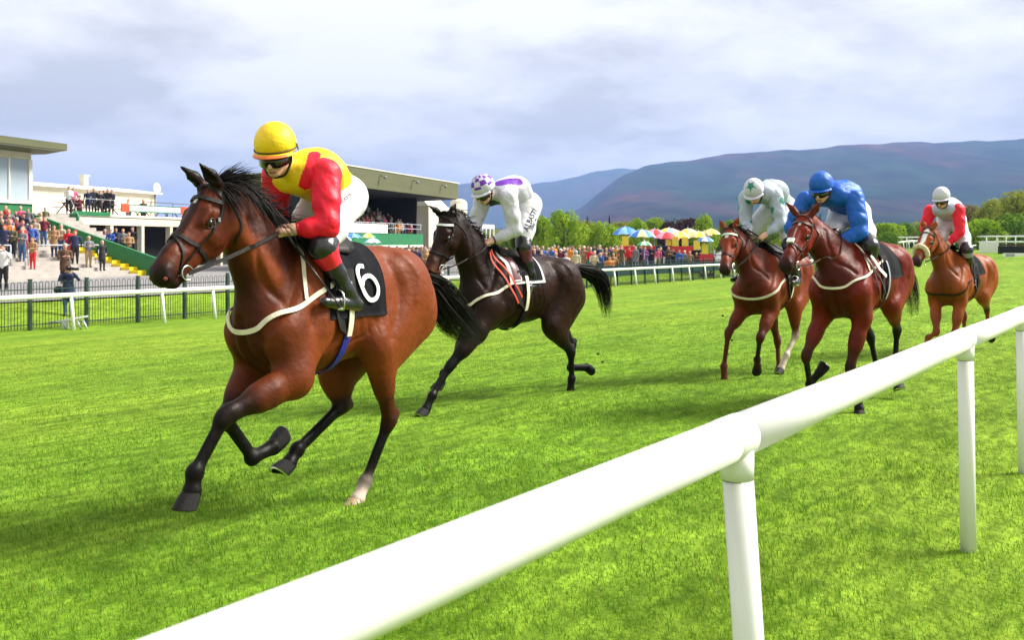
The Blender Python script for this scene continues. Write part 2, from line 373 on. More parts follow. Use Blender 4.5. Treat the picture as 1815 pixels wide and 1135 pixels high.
# grass blades
def nz2(x, y, f, s):
    r = np.random.default_rng(s); v = 0
    for k in range(4):
        a = r.uniform(0, 6.28); p = r.uniform(0, 6.28); fx = f*(1.6**k); v = v+np.sin(x*fx*math.cos(a)+y*fx*math.sin(a)+p+1.7*np.sin(y*fx*.7*math.cos(a+1)+x*fx*.6+p))/1.25**k
    return v/3
def grass(n=520000, rmax=26.0):
    r = np.random.default_rng(5); th = r.uniform(-.66, .66, n); d = 1.5*(rmax/1.5)**(r.uniform(0, 1, n)**.86); x = d*np.tan(th); y = d
    cl = nz2(x, y, 2.3, 1)*.5+nz2(x, y, 7.0, 2)*.5; mow = nz2(x*.5+y*.2, y, .8, 9)
    keep = r.uniform(-1, 1.2, n) < .6+cl*.6; x, y, d, cl, mow = x[keep], y[keep], d[keep], cl[keep], mow[keep]; n = len(x)
    h = r.uniform(.018, .040, n)*(1+.5*cl)*np.where(d < 8, 1.0, np.clip(1.2-.028*d, .5, 1)); h *= np.where(r.uniform(0, 1, n) > .985, 1.7, 1)
    w = r.uniform(.0016, .0030, n)*np.clip(d/3.2, 1, 7); a = r.uniform(0, 6.283, n); la = r.normal(2.6, 1.1, n)+cl; ln_ = h*r.uniform(.15, .95, n)
    z = T(x, y)-.004; cx, sx = np.cos(a)*w/2, np.sin(a)*w/2; lx, ly = np.cos(la)*ln_, np.sin(la)*ln_
    near = d < 7.5
    V = []; F = []; C = []
    g = r.uniform(0, 1, n)[:, None]; yel = np.clip(r.normal(.25, .25, n)+mow*.18, 0, 1)[:, None]
    col = (1-yel)*np.array([.098, .240, .014])+yel*np.array([.215, .330, .016]); col = col*(.78+.4*g)
    dry = r.uniform(0, 1, n) > .988; col[dry] = np.array([.30, .24, .08])
    i = np.where(near)[0]; m = len(i)
    P = np.stack([np.stack([x-cx, y-sx, z], 1), np.stack([x+cx, y+sx, z], 1), np.stack([x+cx*.7+lx*.38, y+sx*.7+ly*.38, z+h*.62], 1), np.stack([x-cx*.7+lx*.38, y-sx*.7+ly*.38, z+h*.62], 1), np.stack([x+lx, y+ly, z+h*.92], 1)], 1)
    A = P[i].reshape(-1, 3); b = np.arange(m)[:, None]*5; F1 = (b[:, None, :]*0+np.array([[0, 1, 2], [0, 2, 3], [3, 2, 4]])[None]+b[:, :, None]).reshape(-1, 3)
    j = np.where(~near)[0]; k = len(j); B = P[j][:, [0, 1, 4]].reshape(-1, 3); F2 = (np.arange(k)[:, None]*3+np.arange(3)[None])+len(A)
    C = np.concatenate([np.repeat(col[i], 5, 0), np.repeat(col[j], 3, 0)]); 
    gm = mat('grass_blade', (.95, .95, .95), .55, .0, 5, spec=.18, attr='tint', col2=(1, 1, 1)); nt = gm.node_tree; b_ = nt.nodes['Principled BSDF']; tl = nt.nodes.new('ShaderNodeBsdfTranslucent'); mx = nt.nodes.new('ShaderNodeMixShader'); at = nt.nodes['Attribute']
    mx.inputs[0].default_value = .42; nt.links.new(at.outputs['Color'], tl.inputs[0]); out = [q for q in nt.nodes if q.type == 'OUTPUT_MATERIAL'][0]; nt.links.new(b_.outputs[0], mx.inputs[1]); nt.links.new(tl.outputs[0], mx.inputs[2]); nt.links.new(mx.outputs[0], out.inputs[0])
    o = mk('grass', np.concatenate([A, B]), np.concatenate([F1, F2]), gm, None, True, attr={'tint': np.concatenate([C, np.ones((len(C), 1))], 1)})
    tag(o, 'short green turf grass with tufts covering the race track', 'grass', kind='stuff')
grass()
# thrown divots
dv = MB(); rr = random.Random(4)
EARTH = mat('dark_earth', (.02, .013, .008), .95, .4, 40)
for (px, py, Yd, lb) in ((1297, 603, 12.5, 'left of the paired horses, middle one'), (1290, 628, 12.2, 'near the fetlock of the starred horse'), (1281, 560, 13.0, 'left of the starred horse, highest one'), (1068, 642, 10.5, 'right of the dark horse\'s raised hoof'), (1372, 768, 9.0, 'just above the near rail'), (1060, 628, 10.8, 'above the dark horse\'s raised hoof')):
    c = (at_px(px, Yd), Yd, EYE-(py-HY)/FOC*Yd); b = MB(); b.ball((0, 0, 0), .014, 7, 5, sc=(1.3, 1, .7)); b.V = [(v[0]+rr.uniform(-.003, .003), v[1]+rr.uniform(-.003, .003), v[2]+rr.uniform(-.003, .003)) for v in b.V]
    o = b.build('turf_clod', EARTH); o.location = c; tag(o, 'small dark clod of turf in the air '+lb, 'clod', 'turf clods in the air')
# ------------------------------------------------------------------ rails
RAILW = mat('white_rail_plastic', (.80, .80, .78), 0.34, .06, 2.2, .08, 25, spec=.4)
GRIME = mat('joint_grime', (.10, .10, .09), .8, .3, 20)
def tubeY(R_, r, n, seg=1): 
    return R_
def near_rail():
    root = empty('running_rail', (0, 0, 0)); tag(root, 'thick white plastic running rail on posts crossing the right foreground', 'running rail')
    u0 = 1.01; Yp = [-2.3, .2, 2.70, 5.43, 7.25, 9.8, 12.4, 15, 17.6, 20.2, 22.8, 25.4, 28, 30.6]; P = []
    for Yv in Yp:
        t = (Yv-TX*u0)/TY; x, y = uv_xy(u0, t); P.append(Vector((x, y, 1.13+float(T(x, y)))))
    dirv = Vector((TX, TY, 0)); right = Vector((TY, -TX, 0)); R = .0585
    for i in range(len(P)-1):
        a, b = P[i]+dirv*.045, P[i+1]+dirv*.032; m = MB(); m.tube([a, a+(b-a)*.25+Vector((0, 0, -.002)), a+(b-a)*.5+Vector((0, 0, -.004)), a+(b-a)*.75+Vector((0, 0, -.002)), b], R, 40); m.build('rail', RAILW, root, True)
    for i, p in enumerate(P):
        m = MB(); m.tube([p-dirv*.075, p-dirv*.072, p+dirv*.040, p+dirv*.0435], [R+.0004, R+.0018, R+.0018, R+.0004], 40)
        m.tube([p+right*.008-Vector((0, 0, R*.5)), p+right*.010-Vector((0, 0, R+.012)), p+right*.010-Vector((0, 0, R+.050))], [.045, .044, .043], 28); m.build('socket', RAILW, root, True)
        g = MB(); g.tube([p+dirv*.0437, p+dirv*.0462], R+.0006, 36); g.tube([p+right*.010-Vector((0, 0, R+.0505)), p+right*.010-Vector((0, 0, R+.0525))], .0418, 28); g.build('joint', GRIME, root, True)
        lean = .075 if i < 3 else .015
        b0 = p+right*.010-Vector((0, 0, R+.02)); b1 = Vector((p.x, p.y, float(T(p.x, p.y))-.05))+right*(.010+lean)
        m = MB(); m.tube([b0, b0*.5+b1*.5, b1], .0405, 28); m.build('post', RAILW, root, True)
near_rail()
def far_pt(q, du=0.0):
    Yv = 64000*q; x = at_px(2110-1/q, Yv); return Vector((x-TY*du, Yv+TX*du, 0))
FRAIL = mat('white_far_rail', (.82, .82, .80), .4, .04, 3)
def far_rail():
    root = empty('far_running_rail', (0, 0, 0)); tag(root, 'long white running rail with slanting posts along the far side of the track', 'running rail')
    qs = [.000504+.0000365*i+(.000008 if i == 1 else 0) for i in range(-5, 46)]; P = []
    for q in qs: v = far_pt(q); v.z = float(T(v.x, v.y)); P.append(v)
    for i in range(len(P)-1):
        a, b = P[i]+Vector((0, 0, 1.10)), P[i+1]+Vector((0, 0, 1.10)); m = MB(); m.tube([a, b], .078, 12, caps=False); m.build('rail', FRAIL, root, True)
    rt = Vector((TY, -TX, 0))
    for v in P: m = MB(); m.tube([v+Vector((0, 0, 1.06)), v+rt*.16-Vector((0, 0, .05))], .055, 10); m.build('post', FRAIL, root, True)
far_rail()
DGREENM = mat('dark_green_steel', (.010, .035, .030), .5, .2, 10)
def bow_fence():
    root = empty('bow_top_fence', (0, 0, 0)); tag(root, 'dark green bow top railing fence with square posts behind the far running rail', 'fence')
    L_ = 1.9; H_ = 1.52; m = MB()
    for k in range(9):
        x0 = .10+k*.2; x1 = x0+.11; r = .011
        for xx in (x0, x1): m.tube([(xx, 0, .05), (xx, 0, H_-.06)], r, 4, caps=False)
        m.tube([(x0+(x1-x0)*(.5-.5*math.cos(t)), 0, H_-.06+.055*math.sin(t)) for t in np.linspace(0, math.pi, 6)], r, 4, caps=False)
    for zz in (.18, H_-.24): m.box(.0, L_, -.018, .018, zz-.016, zz+.016)
    proto = None; pp = None; net = None; q0 = 1/2042-.0000253*4
    for i in range(46):
        a = far_pt(q0+.0000253*i, .45); b = far_pt(q0+.0000253*(i+1), .45); a.z = float(T(a.x, a.y)); b.z = float(T(b.x, b.y)); d = b-a; M = Matrix.Translation(a) @ Matrix.Rotation(math.atan2(d.y, d.x), 4, 'Z') @ Matrix.Diagonal((d.length/L_, 1, 1, 1))
        if proto is None:
            o = m.build('railing_panel', DGREENM, root); o['kind'] = 'stuff'; proto = o
            p = MB(); p.box(-.045, .045, -.045, .045, -.1, H_+.06); p.box(-.055, .055, -.055, .055, H_+.06, H_+.085); pp = p.build('post', DGREENM, root); po = pp
        else:
            o = proto.copy(); COL.objects.link(o); po = pp.copy(); COL.objects.link(po)
        o.matrix_local = M; po.matrix_local = M
        if i >= 19 and i < 38:
            if net is None: net = MB().box(.05, L_-.05, .03, .036, .62, H_-.26).build('netting', mat('teal_netting', (.012, .06, .065), .8, .3, 9), root); nn_ = net
            else: nn_ = net.copy(); COL.objects.link(nn_)
            nn_.matrix_local = M
bow_fence()
# little tubular foot frame by the photographer
def foot_frame():
    root = empty('metal_foot_frame', (0, 0, 0)); tag(root, 'low pale tubular steel frame standing under the far rail beside the photographer', 'frame'); G = mat('galvanised', (.55, .56, .58), .4, .1, 20, metal=.4)
    q = far_pt(.0005065, -.15); a = Vector((at_px(88, q.y), q.y, 0)); z = float(T(q.x, q.y)); P = lambda px, h, dy=0: (at_px(px, q.y), q.y+dy, z+h)
    MB().tube([P(92, 0), P(87, .22), P(156, .42)], .03, 8).build('rail', G, root, True)
    for px in (110, 136, 147): MB().tube([P(px, .30), P(px+8, 0)], .035, 8).build('leg', G, root, True)
    b = MB(); b.box(at_px(109, q.y), at_px(122, q.y), q.y-.02, q.y+.02, z+.03, z+.28); b.build('plate', G, root)
foot_frame()
# ================================================================== hills
def hill_mat():
    m = mat('hill_heather', (.06, .07, .03), 1.0, spec=0.0); nt = m.node_tree; N = nt.nodes; L = nt.links; b = N['Principled BSDF']; tc = N.new('ShaderNodeTexCoord')
    def nz(scale, det, sc=(1, 1, 1)):
        mp = N.new('ShaderNodeMapping'); mp.inputs['Scale'].default_value = sc; L.new(tc.outputs['Object'], mp.inputs[0])
        n = N.new('ShaderNodeTexNoise'); n.inputs['Scale'].default_value = scale; n.inputs['Detail'].default_value = det; n.inputs['Roughness'].default_value = .6; L.new(mp.outputs[0], n.inputs['Vector']); return n.outputs['Fac']
    r = N.new('ShaderNodeValToRGB'); L.new(nz(.0024, 11, (1, .22, 2.5)), r.inputs[0]); e = r.color_ramp.elements
    e[0].position = .36; e[0].color = (.008, .026, .014, 1); e[1].position = .68; e[1].color = (.085, .044, .026, 1)  # heather tones kept low: cloud shade is put into the hill colour
    for p, c in ((.44, (.012, .034, .018, 1)), (.51, (.024, .028, .020, 1)), (.59, (.045, .026, .026, 1))): q = e.new(p); q.color = c
    r2 = N.new('ShaderNodeValToRGB'); L.new(nz(.011, 7, (1, .3, 1.5)), r2.inputs[0]); r2.color_ramp.elements[0].position = .35; r2.color_ramp.elements[1].position = .62; r2.color_ramp.elements[0].color = (.35, .4, .42, 1); r2.color_ramp.elements[1].color = (1.4, 1.3, 1.2, 1)
    x = N.new('ShaderNodeMixRGB'); x.blend_type = 'MULTIPLY'; x.inputs[0].default_value = 1; L.new(r.outputs[0], x.inputs[1]); L.new(r2.outputs[0], x.inputs[2]); L.new(x.outputs[0], b.inputs['Base Color']); return m
def hill(name, prof, d0, d1, seed, foot=434, px0=-1400, px1=3600):
    nx, ny = 420, 90; px = np.linspace(px0, px1, nx); t = np.linspace(0, 1.12, ny)
    P = np.array(prof, float); crest = np.interp(px, P[:, 0], P[:, 1])+1.6*np.sin(px*.021+seed)+1.1*np.sin(px*.057+1)+.6*np.sin(px*.13); V = []
    PX, Tt = np.meshgrid(px, t, indexing='ij'); D = d0+(d1-d0)*Tt; Xw = (PX-CX)/FOC*D
    zc = (HY-crest)/FOC*d1+EYE; shape = np.where(Tt <= 1, np.sin(np.clip(Tt, 0, 1)*math.pi/2)**1.5, 1-(Tt-1)*1.2)
    n = 0; r = np.random.default_rng(seed)
    for k in range(7): a = r.uniform(0, 6.28); f = .0013*1.75**k; n = n+np.sin(Xw*f*math.cos(a)+D*f*math.sin(a)+r.uniform(0, 6)+1.3*np.sin(Xw*f*.6+k))/1.55**k
    g = np.sin(np.clip(Tt, 0, 1)*math.pi/2)**.95*(1+.060*n*(1-np.clip(Tt, 0, 1)**2.5)*np.minimum(Tt*4, 1)); g = np.where(Tt > 1, 1-(Tt-1)*1.6, g)
    Zw = EYE+((HY-foot)+(foot-crest[:, None])*g)/FOC*D-3*(Tt < .02)
    I = np.arange(nx*ny).reshape(nx, ny)
    tag(mk(name, np.stack([Xw.ravel(), D.ravel(), Zw.ravel()], 1), np.stack([I[:-1, :-1], I[1:, :-1], I[1:, 1:], I[:-1, 1:]], -1).reshape(-1, 4), hill_mat(), None, True), kind='structure')
hill('mountain', [(-1400, 470), (0, 470), (500, 452), (800, 428), (930, 402), (1000, 384), (1040, 362), (1062, 342), (1085, 322), (1110, 305), (1140, 294), (1180, 288), (1240, 283), (1320, 272), (1400, 266), (1500, 259), (1620, 254), (1815, 250), (2200, 262), (2800, 330), (3600, 400)], 1500, 4600, 3)
hill('far_mountain', [(-1400, 440), (200, 425), (500, 400), (700, 352), (830, 326), (940, 330), (1010, 318), (1100, 300), (1300, 300), (3600, 400)], 4700, 7600, 8)
# ================================================================== trees
def leaf_mat(name, c1, c2): 
    m = mat(name, c1, .7, 0, 1.5, spec=.15, col2=c2, detail=6); nt = m.node_tree; b_ = nt.nodes['Principled BSDF']; rp = [n for n in nt.nodes if n.type == 'VALTORGB'][0]
    tl = nt.nodes.new('ShaderNodeBsdfTranslucent'); mx = nt.nodes.new('ShaderNodeMixShader'); mx.inputs[0].default_value = .3; out = [q for q in nt.nodes if q.type == 'OUTPUT_MATERIAL'][0]
    nt.links.new(rp.outputs[0], tl.inputs[0]); nt.links.new(b_.outputs[0], mx.inputs[1]); nt.links.new(tl.outputs[0], mx.inputs[2]); nt.links.new(mx.outputs[0], out.inputs[0]); return m
LEAF = dict(lime=leaf_mat('lime_leaves', (.17, .31, .008), (.36, .50, .02)), olive=leaf_mat('olive_leaves', (.20, .24, .02), (.34, .36, .05)), green=leaf_mat('green_leaves', (.09, .20, .012), (.22, .34, .02)),
    copper=leaf_mat('copper_leaves', (.030, .012, .012), (.075, .035, .025)), russet=leaf_mat('russet_leaves', (.17, .15, .05), (.25, .21, .08)), conifer=leaf_mat('conifer_needles', (.008, .022, .012), (.02, .04, .02)))
BARK = mat('bark', (.06, .045, .035), .9, .3, 5)
def crown_mesh(seed, n=3400, conifer=False):
    r = np.random.default_rng(seed); nb = 30; c = []
    for _ in range(nb):
        a = r.uniform(0, 6.28); e = r.uniform(-.95, 1); rad = r.uniform(.35, .72); c.append((math.cos(a)*rad*math.cos(e*1.2), math.sin(a)*rad*math.cos(e*1.2), .52+.40*math.sin(e*1.3), r.uniform(.20, .36)))
    c = np.array(c); k = r.integers(0, nb, n); d = r.normal(0, 1, (n, 3)); d /= np.linalg.norm(d, axis=1, keepdims=True); rr = c[k, 3]*r.uniform(.55, 1.06, n)**.5
    P = c[k, :3]+d*rr[:, None]*np.array([1, 1, .8])
    if conifer: t = r.uniform(0, 1, n)**.7; a = r.uniform(0, 6.28, n); q = (1-t)*.30*(.6+.4*np.abs(np.sin(t*26)))+.01; P = np.stack([np.cos(a)*q, np.sin(a)*q, .1+t*.95], 1); d = np.stack([np.cos(a), np.sin(a), -.3*np.ones(n)], 1)
    s = r.uniform(.022, .048, n)*(.6 if conifer else 1); u = np.cross(d, r.normal(0, 1, (n, 3))); u /= np.linalg.norm(u, axis=1, keepdims=True)+1e-9; nrm = d*.7+r.normal(0, .5, (n, 3)); v = np.cross(nrm, u); v /= np.linalg.norm(v, axis=1, keepdims=True)+1e-9
    V = np.stack([P-u*s[:, None], P-v*s[:, None]*.8, P+u*s[:, None], P+v*s[:, None]*.8], 1).reshape(-1, 3)
    return V, np.arange(n*4).reshape(-1, 4)
CR = {}
def tree(px, ytop, hw_, Yd, kind, label, yb=440, seed=0, group='trees beyond the crowd'):
    X = at_px(px, Yd); g = float(T(X, Yd)); H_ = EYE+(HY-ytop)/FOC*Yd-g; W = hw_/FOC*Yd*1.55; con = kind == 'conifer'
    e = empty('conifer' if con else 'tree', (X, Yd, g), seed*1.3); tag(e, label, 'tree', group); key = (kind, seed % 4)
    if key not in CR:
        V, F = crown_mesh(seed % 4+(40 if con else 10), 3000 if con else 6500, con); o = mk('crown', V, F, LEAF[kind], e, False); CR[key] = o.data
    else: o = bpy.data.objects.new('crown', CR[key]); COL.objects.link(o); o.parent = e
    o.scale = (W if not con else W*3, W if not con else W*3, H_*.98); o.location = (0, 0, H_*.02)
    m = MB(); m.tube([(0, 0, -.2), (.03*W, 0, H_*.25), (-.02*W, .03*W, H_*.55)], [.055*H_**.7, .04*H_**.7, .02*H_**.7], 8)
    for k in range(4): a = k*1.7+seed; m.tube([(0, 0, H_*(.22+.06*k)), (W*.3*math.cos(a), W*.3*math.sin(a), H_*(.42+.07*k)), (W*.55*math.cos(a+.2), W*.55*math.sin(a+.2), H_*(.55+.08*k))], [.02*H_**.7, .014*H_**.7, .005*H_**.7], 6)
    m.build('trunk', BARK, e, True)
def all_trees():
    L = [(956, 388, 27, 128, 'lime', 'lime green rounded tree directly behind the white jockey\'s breeches'), (1001, 381, 33, 120, 'lime', 'largest bright green round tree left of the umbrellas'),
      (1038, 399, 24, 138, 'olive', 'olive green tree right of the large bright round tree'), (1068, 401, 26, 132, 'lime', 'pale lime tree standing left of the blue umbrella'), (1100, 398, 24, 150, 'olive', 'olive tree rising behind the blue umbrella'),
      (1128, 394, 22, 145, 'lime', 'fresh green tree showing over the red umbrella'), (1160, 394, 20, 155, 'lime', 'yellow green tree over the blue and yellow umbrella'), (1183, 399, 14, 140, 'copper', 'small copper tree left of the wide copper beech'),
      (1212, 393, 34, 142, 'copper', 'wide dark copper beech above the umbrellas'), (1246, 388, 20, 138, 'lime', 'bright green tree beside the ear of the white starred horse'), (1290, 398, 24, 150, 'green', 'green tree behind the head of the white starred horse'),
      (1335, 402, 24, 150, 'olive', 'olive tree behind the jockey with green spots'), (1380, 402, 24, 148, 'lime', 'lime tree between the paired jockeys'), (1422, 404, 24, 150, 'green', 'green tree behind the blue jockey\'s horse head'), (1465, 402, 26, 150, 'olive', 'olive tree behind the blue jockey'),
      (1541, 402, 22, 150, 'russet', 'russet tree just right of the blue jockey\'s back'), (1572, 399, 26, 140, 'lime', 'lime green tree between the blue jockey and last horse'), (1604, 399, 22, 150, 'green', 'green tree left of the last horse\'s head'), (1578, 416, 16, 120, 'green', 'low round green bush at the foot of the lime tree'),
      (1640, 398, 26, 152, 'olive', 'olive tree behind the last jockey\'s elbow'), (1690, 380, 26, 150, 'green', 'green tree hidden behind the last jockey'), (1727, 372, 34, 150, 'russet', 'russet budding tree right of the last jockey'),
      (1770, 364, 36, 142, 'olive', 'olive tree second from the right edge'), (1812, 351, 46, 130, 'olive', 'tallest olive tree at the right edge'), (1748, 392, 30, 118, 'lime', 'fresh lime bush in front of the russet tree'), (1795, 385, 30, 118, 'green', 'dark green bush low at the right edge'), (1850, 362, 40, 135, 'lime', 'lime tree partly cut by the right edge'),
      (1041, 387, 5, 190, 'conifer', 'small dark conifer against the hill right of the bright round tree'), (1080, 386, 5, 195, 'conifer', 'small dark conifer against the hill left of the umbrellas'), (1262, 401, 6, 190, 'conifer', 'small dark conifer against the hill near the horse ear'),
      (905, 408, 20, 150, 'green', 'green tree behind the white jockey\'s arms'), (870, 412, 22, 155, 'olive', 'olive tree behind the dark horse\'s neck'), (930, 402, 16, 140, 'green', 'green tree left of the lime rounded tree')]
    for i, (px, yt, hw_, Yd, k, lb) in enumerate(L): tree(px, yt, hw_, Yd, k, lb, seed=i)
    # distant hedgerow wood closing the horizon: reads as one mass
    r = np.random.default_rng(2); V = []; F = []; b = 0; base, Fq = crown_mesh(77, 900)
    for px in range(-200, 2300, 17):
        Yd = r.uniform(205, 300); h = r.uniform(3.5, 6.2)*Yd/220; w = r.uniform(3.5, 6); x = at_px(px, Yd); a = r.uniform(0, 6.28); ca, sa = math.cos(a), math.sin(a)
        V.append(np.stack([(base[:, 0]*ca-base[:, 1]*sa)*w+x, (base[:, 0]*sa+base[:, 1]*ca)*w+Yd, base[:, 2]*h*1.02-h*.15+float(T(x, Yd))], 1)); F.append(Fq+b); b += len(base)
    o = mk('distant_wood', np.concatenate(V), np.concatenate(F), leaf_mat('wood_leaves', (.07, .12, .02), (.17, .22, .04))); tag(o, 'distant belt of mixed green woodland closing the horizon', 'woodland', kind='stuff')
all_trees()
# ================================================================== stands.  frame: x up the terrace (away from the track), y towards the camera, z up
SA = math.radians(16.8); SO = Vector((-20.9, 58.0, 0.0)); SM = Matrix(((-math.cos(SA), -math.sin(SA), 0, SO.x), (math.sin(SA), -math.cos(SA), 0, SO.y), (0, 0, 1, 0), (0, 0, 0, 1)))
def SW(x, y, z=0): return SM @ Vector((x, y, z))
def snode(name, label, cat, group=None, x=0, y=0):
    e = bpy.data.objects.new(name, None); COL.objects.link(e); e.matrix_world = SM @ Matrix.Translation((x, y, 0)); tag(e, label, cat, group); return e
GREEN_P = mat('green_paint', (.012, .16, .055), .5, .12, 2); CREAM = mat('cream_render', (.62, .58, .46), .85, .07, 1.2, .2, 30); WHITE_P = mat('white_paint', (.78, .77, .73), .6, .06, 2)
KHAKI = mat('khaki_cladding', (.085, .09, .036), .7, .10, .8, strain=(1, .35, 3)); CONC = mat('terrace_concrete', (.36, .33, .30), .9, .14, 1.6, .3, 40); YELP = mat('yellow_paint', (.85, .62, .01), .6, .08, 4); DARKIN = mat('dark_interior', (.012, .012, .014), .9, .3, 1)  # DARKIN: near-black standing in for indoor shade, also for black gear
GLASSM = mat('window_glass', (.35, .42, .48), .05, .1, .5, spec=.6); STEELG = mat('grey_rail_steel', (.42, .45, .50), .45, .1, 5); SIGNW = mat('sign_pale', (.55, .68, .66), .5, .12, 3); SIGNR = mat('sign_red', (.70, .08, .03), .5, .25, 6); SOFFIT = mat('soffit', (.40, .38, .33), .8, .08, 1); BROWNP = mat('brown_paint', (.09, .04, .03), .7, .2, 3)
def terrace():
    e = snode('terrace', 'pale concrete stepped viewing terrace with yellow painted stair edge', 'terrace'); n = 13; run, rise = .58, .19; z0 = -.30
    for k in range(n):
        m = MB(); m.box(k*run, n*run+.6, .72, 16, z0+k*rise, z0+(k+1)*rise) if k == n-1 else m.box(k*run, (k+1)*run, .72, 16, z0-.3, z0+(k+1)*rise); m.build('step', CONC, e)
        m = MB(); m.box(k*run-.01, (k+1)*run+.002, .0, .715, z0-.3, z0+(k+1)*rise+.17); m.build('yellow_step', YELP, e)
    m = MB(); m.prism([(-1.0, z0-.2), (-1.0, z0+.95), (7.6, z0+n*rise+1.1), (8.3, z0+n*rise+1.15), (8.3, z0-.2)], 1, -.22, -.01); m.build('side_wall', GREEN_P, e)
    # low green wall continuing towards the enclosure on the right
    for x0, x1, z1 in ((1.6, 2.9, .0),): pass
    zt = lambda x: z0+(int(x/run)+1)*rise
    for (x, ya, yb, h) in ((2.2, 1.3, 6.6, 1.05), (5.6, 1.2, 5.5, 1.05), (2.2, 7.8, 13.5, 1.05)):
        b = snode('crush_barrier', 'grey tubular steel crush barrier standing on the terrace '+{(2.2, 1.3): 'steps nearest the yellow stairs', (5.6, 1.2): 'high up under the glass box', (2.2, 7.8): 'steps at the left edge'}[(x, ya)], 'barrier', 'crush barriers on the terrace'); z = zt(x)
        MB().tube([(x, ya, z+h), (x, yb, z+h)], .035, 8).build('rail', STEELG, b, True); k = 3
        for i in range(k): y = ya+(yb-ya)*i/(k-1); MB().tube([(x, y, z+h), (x, y, z-.02)], .035, 8).build('post', STEELG, b, True)
terrace()
def glass_stand():
    e = snode('glazed_stand', 'glazed viewing box with flat khaki roof above the terrace at the left edge', 'building'); x0 = 8.35; y1 = 22
    MB().box(x0, x0+8, -.5, y1, 1.9, 3.95).build('base_wall', GREEN_P, e); MB().box(x0-.12, x0+8, -.6, y1, 3.95, 4.12).build('sill', WHITE_P, e)
    MB().box(x0+3.5, x0+8, -.35, y1, 4.12, 6.6).build('back_wall', CREAM, e); MB().box(x0+.05, x0+8, -.45, y1, 6.6, 7.02).build('lintel', CREAM, e)
    for k, y in enumerate(np.arange(-.5, 20, 1.75)):
        w = .26 if k == 0 else .10; MB().box(x0, x0+.2, y, y+w, 4.12, 6.6).build('mullion', WHITE_P, e); f = MB(); f.box(x0+.08, x0+.10, y+w+.005, y+1.745, 4.13, 6.59); f.build('pane', GLASSM, e)
    MB().box(x0+.2, x0+3.5, -.48, -.44, 4.13, 6.59).build('end_pane', GLASSM, e); MB().box(x0+3.4, x0+3.6, -.5, -.36, 4.12, 6.6).build('mullion', WHITE_P, e)
    MB().prism([(x0-1.6, 7.22), (x0-1.6, 7.62), (x0+9, 7.9), (x0+9, 7.06), (x0, 7.03)], 1, -1.55, y1).build('roof', KHAKI, e); MB().box(x0-1.5, x0-.02, -1.45, y1, 7.17, 7.215).build('soffit', SOFFIT, e)
glass_stand()
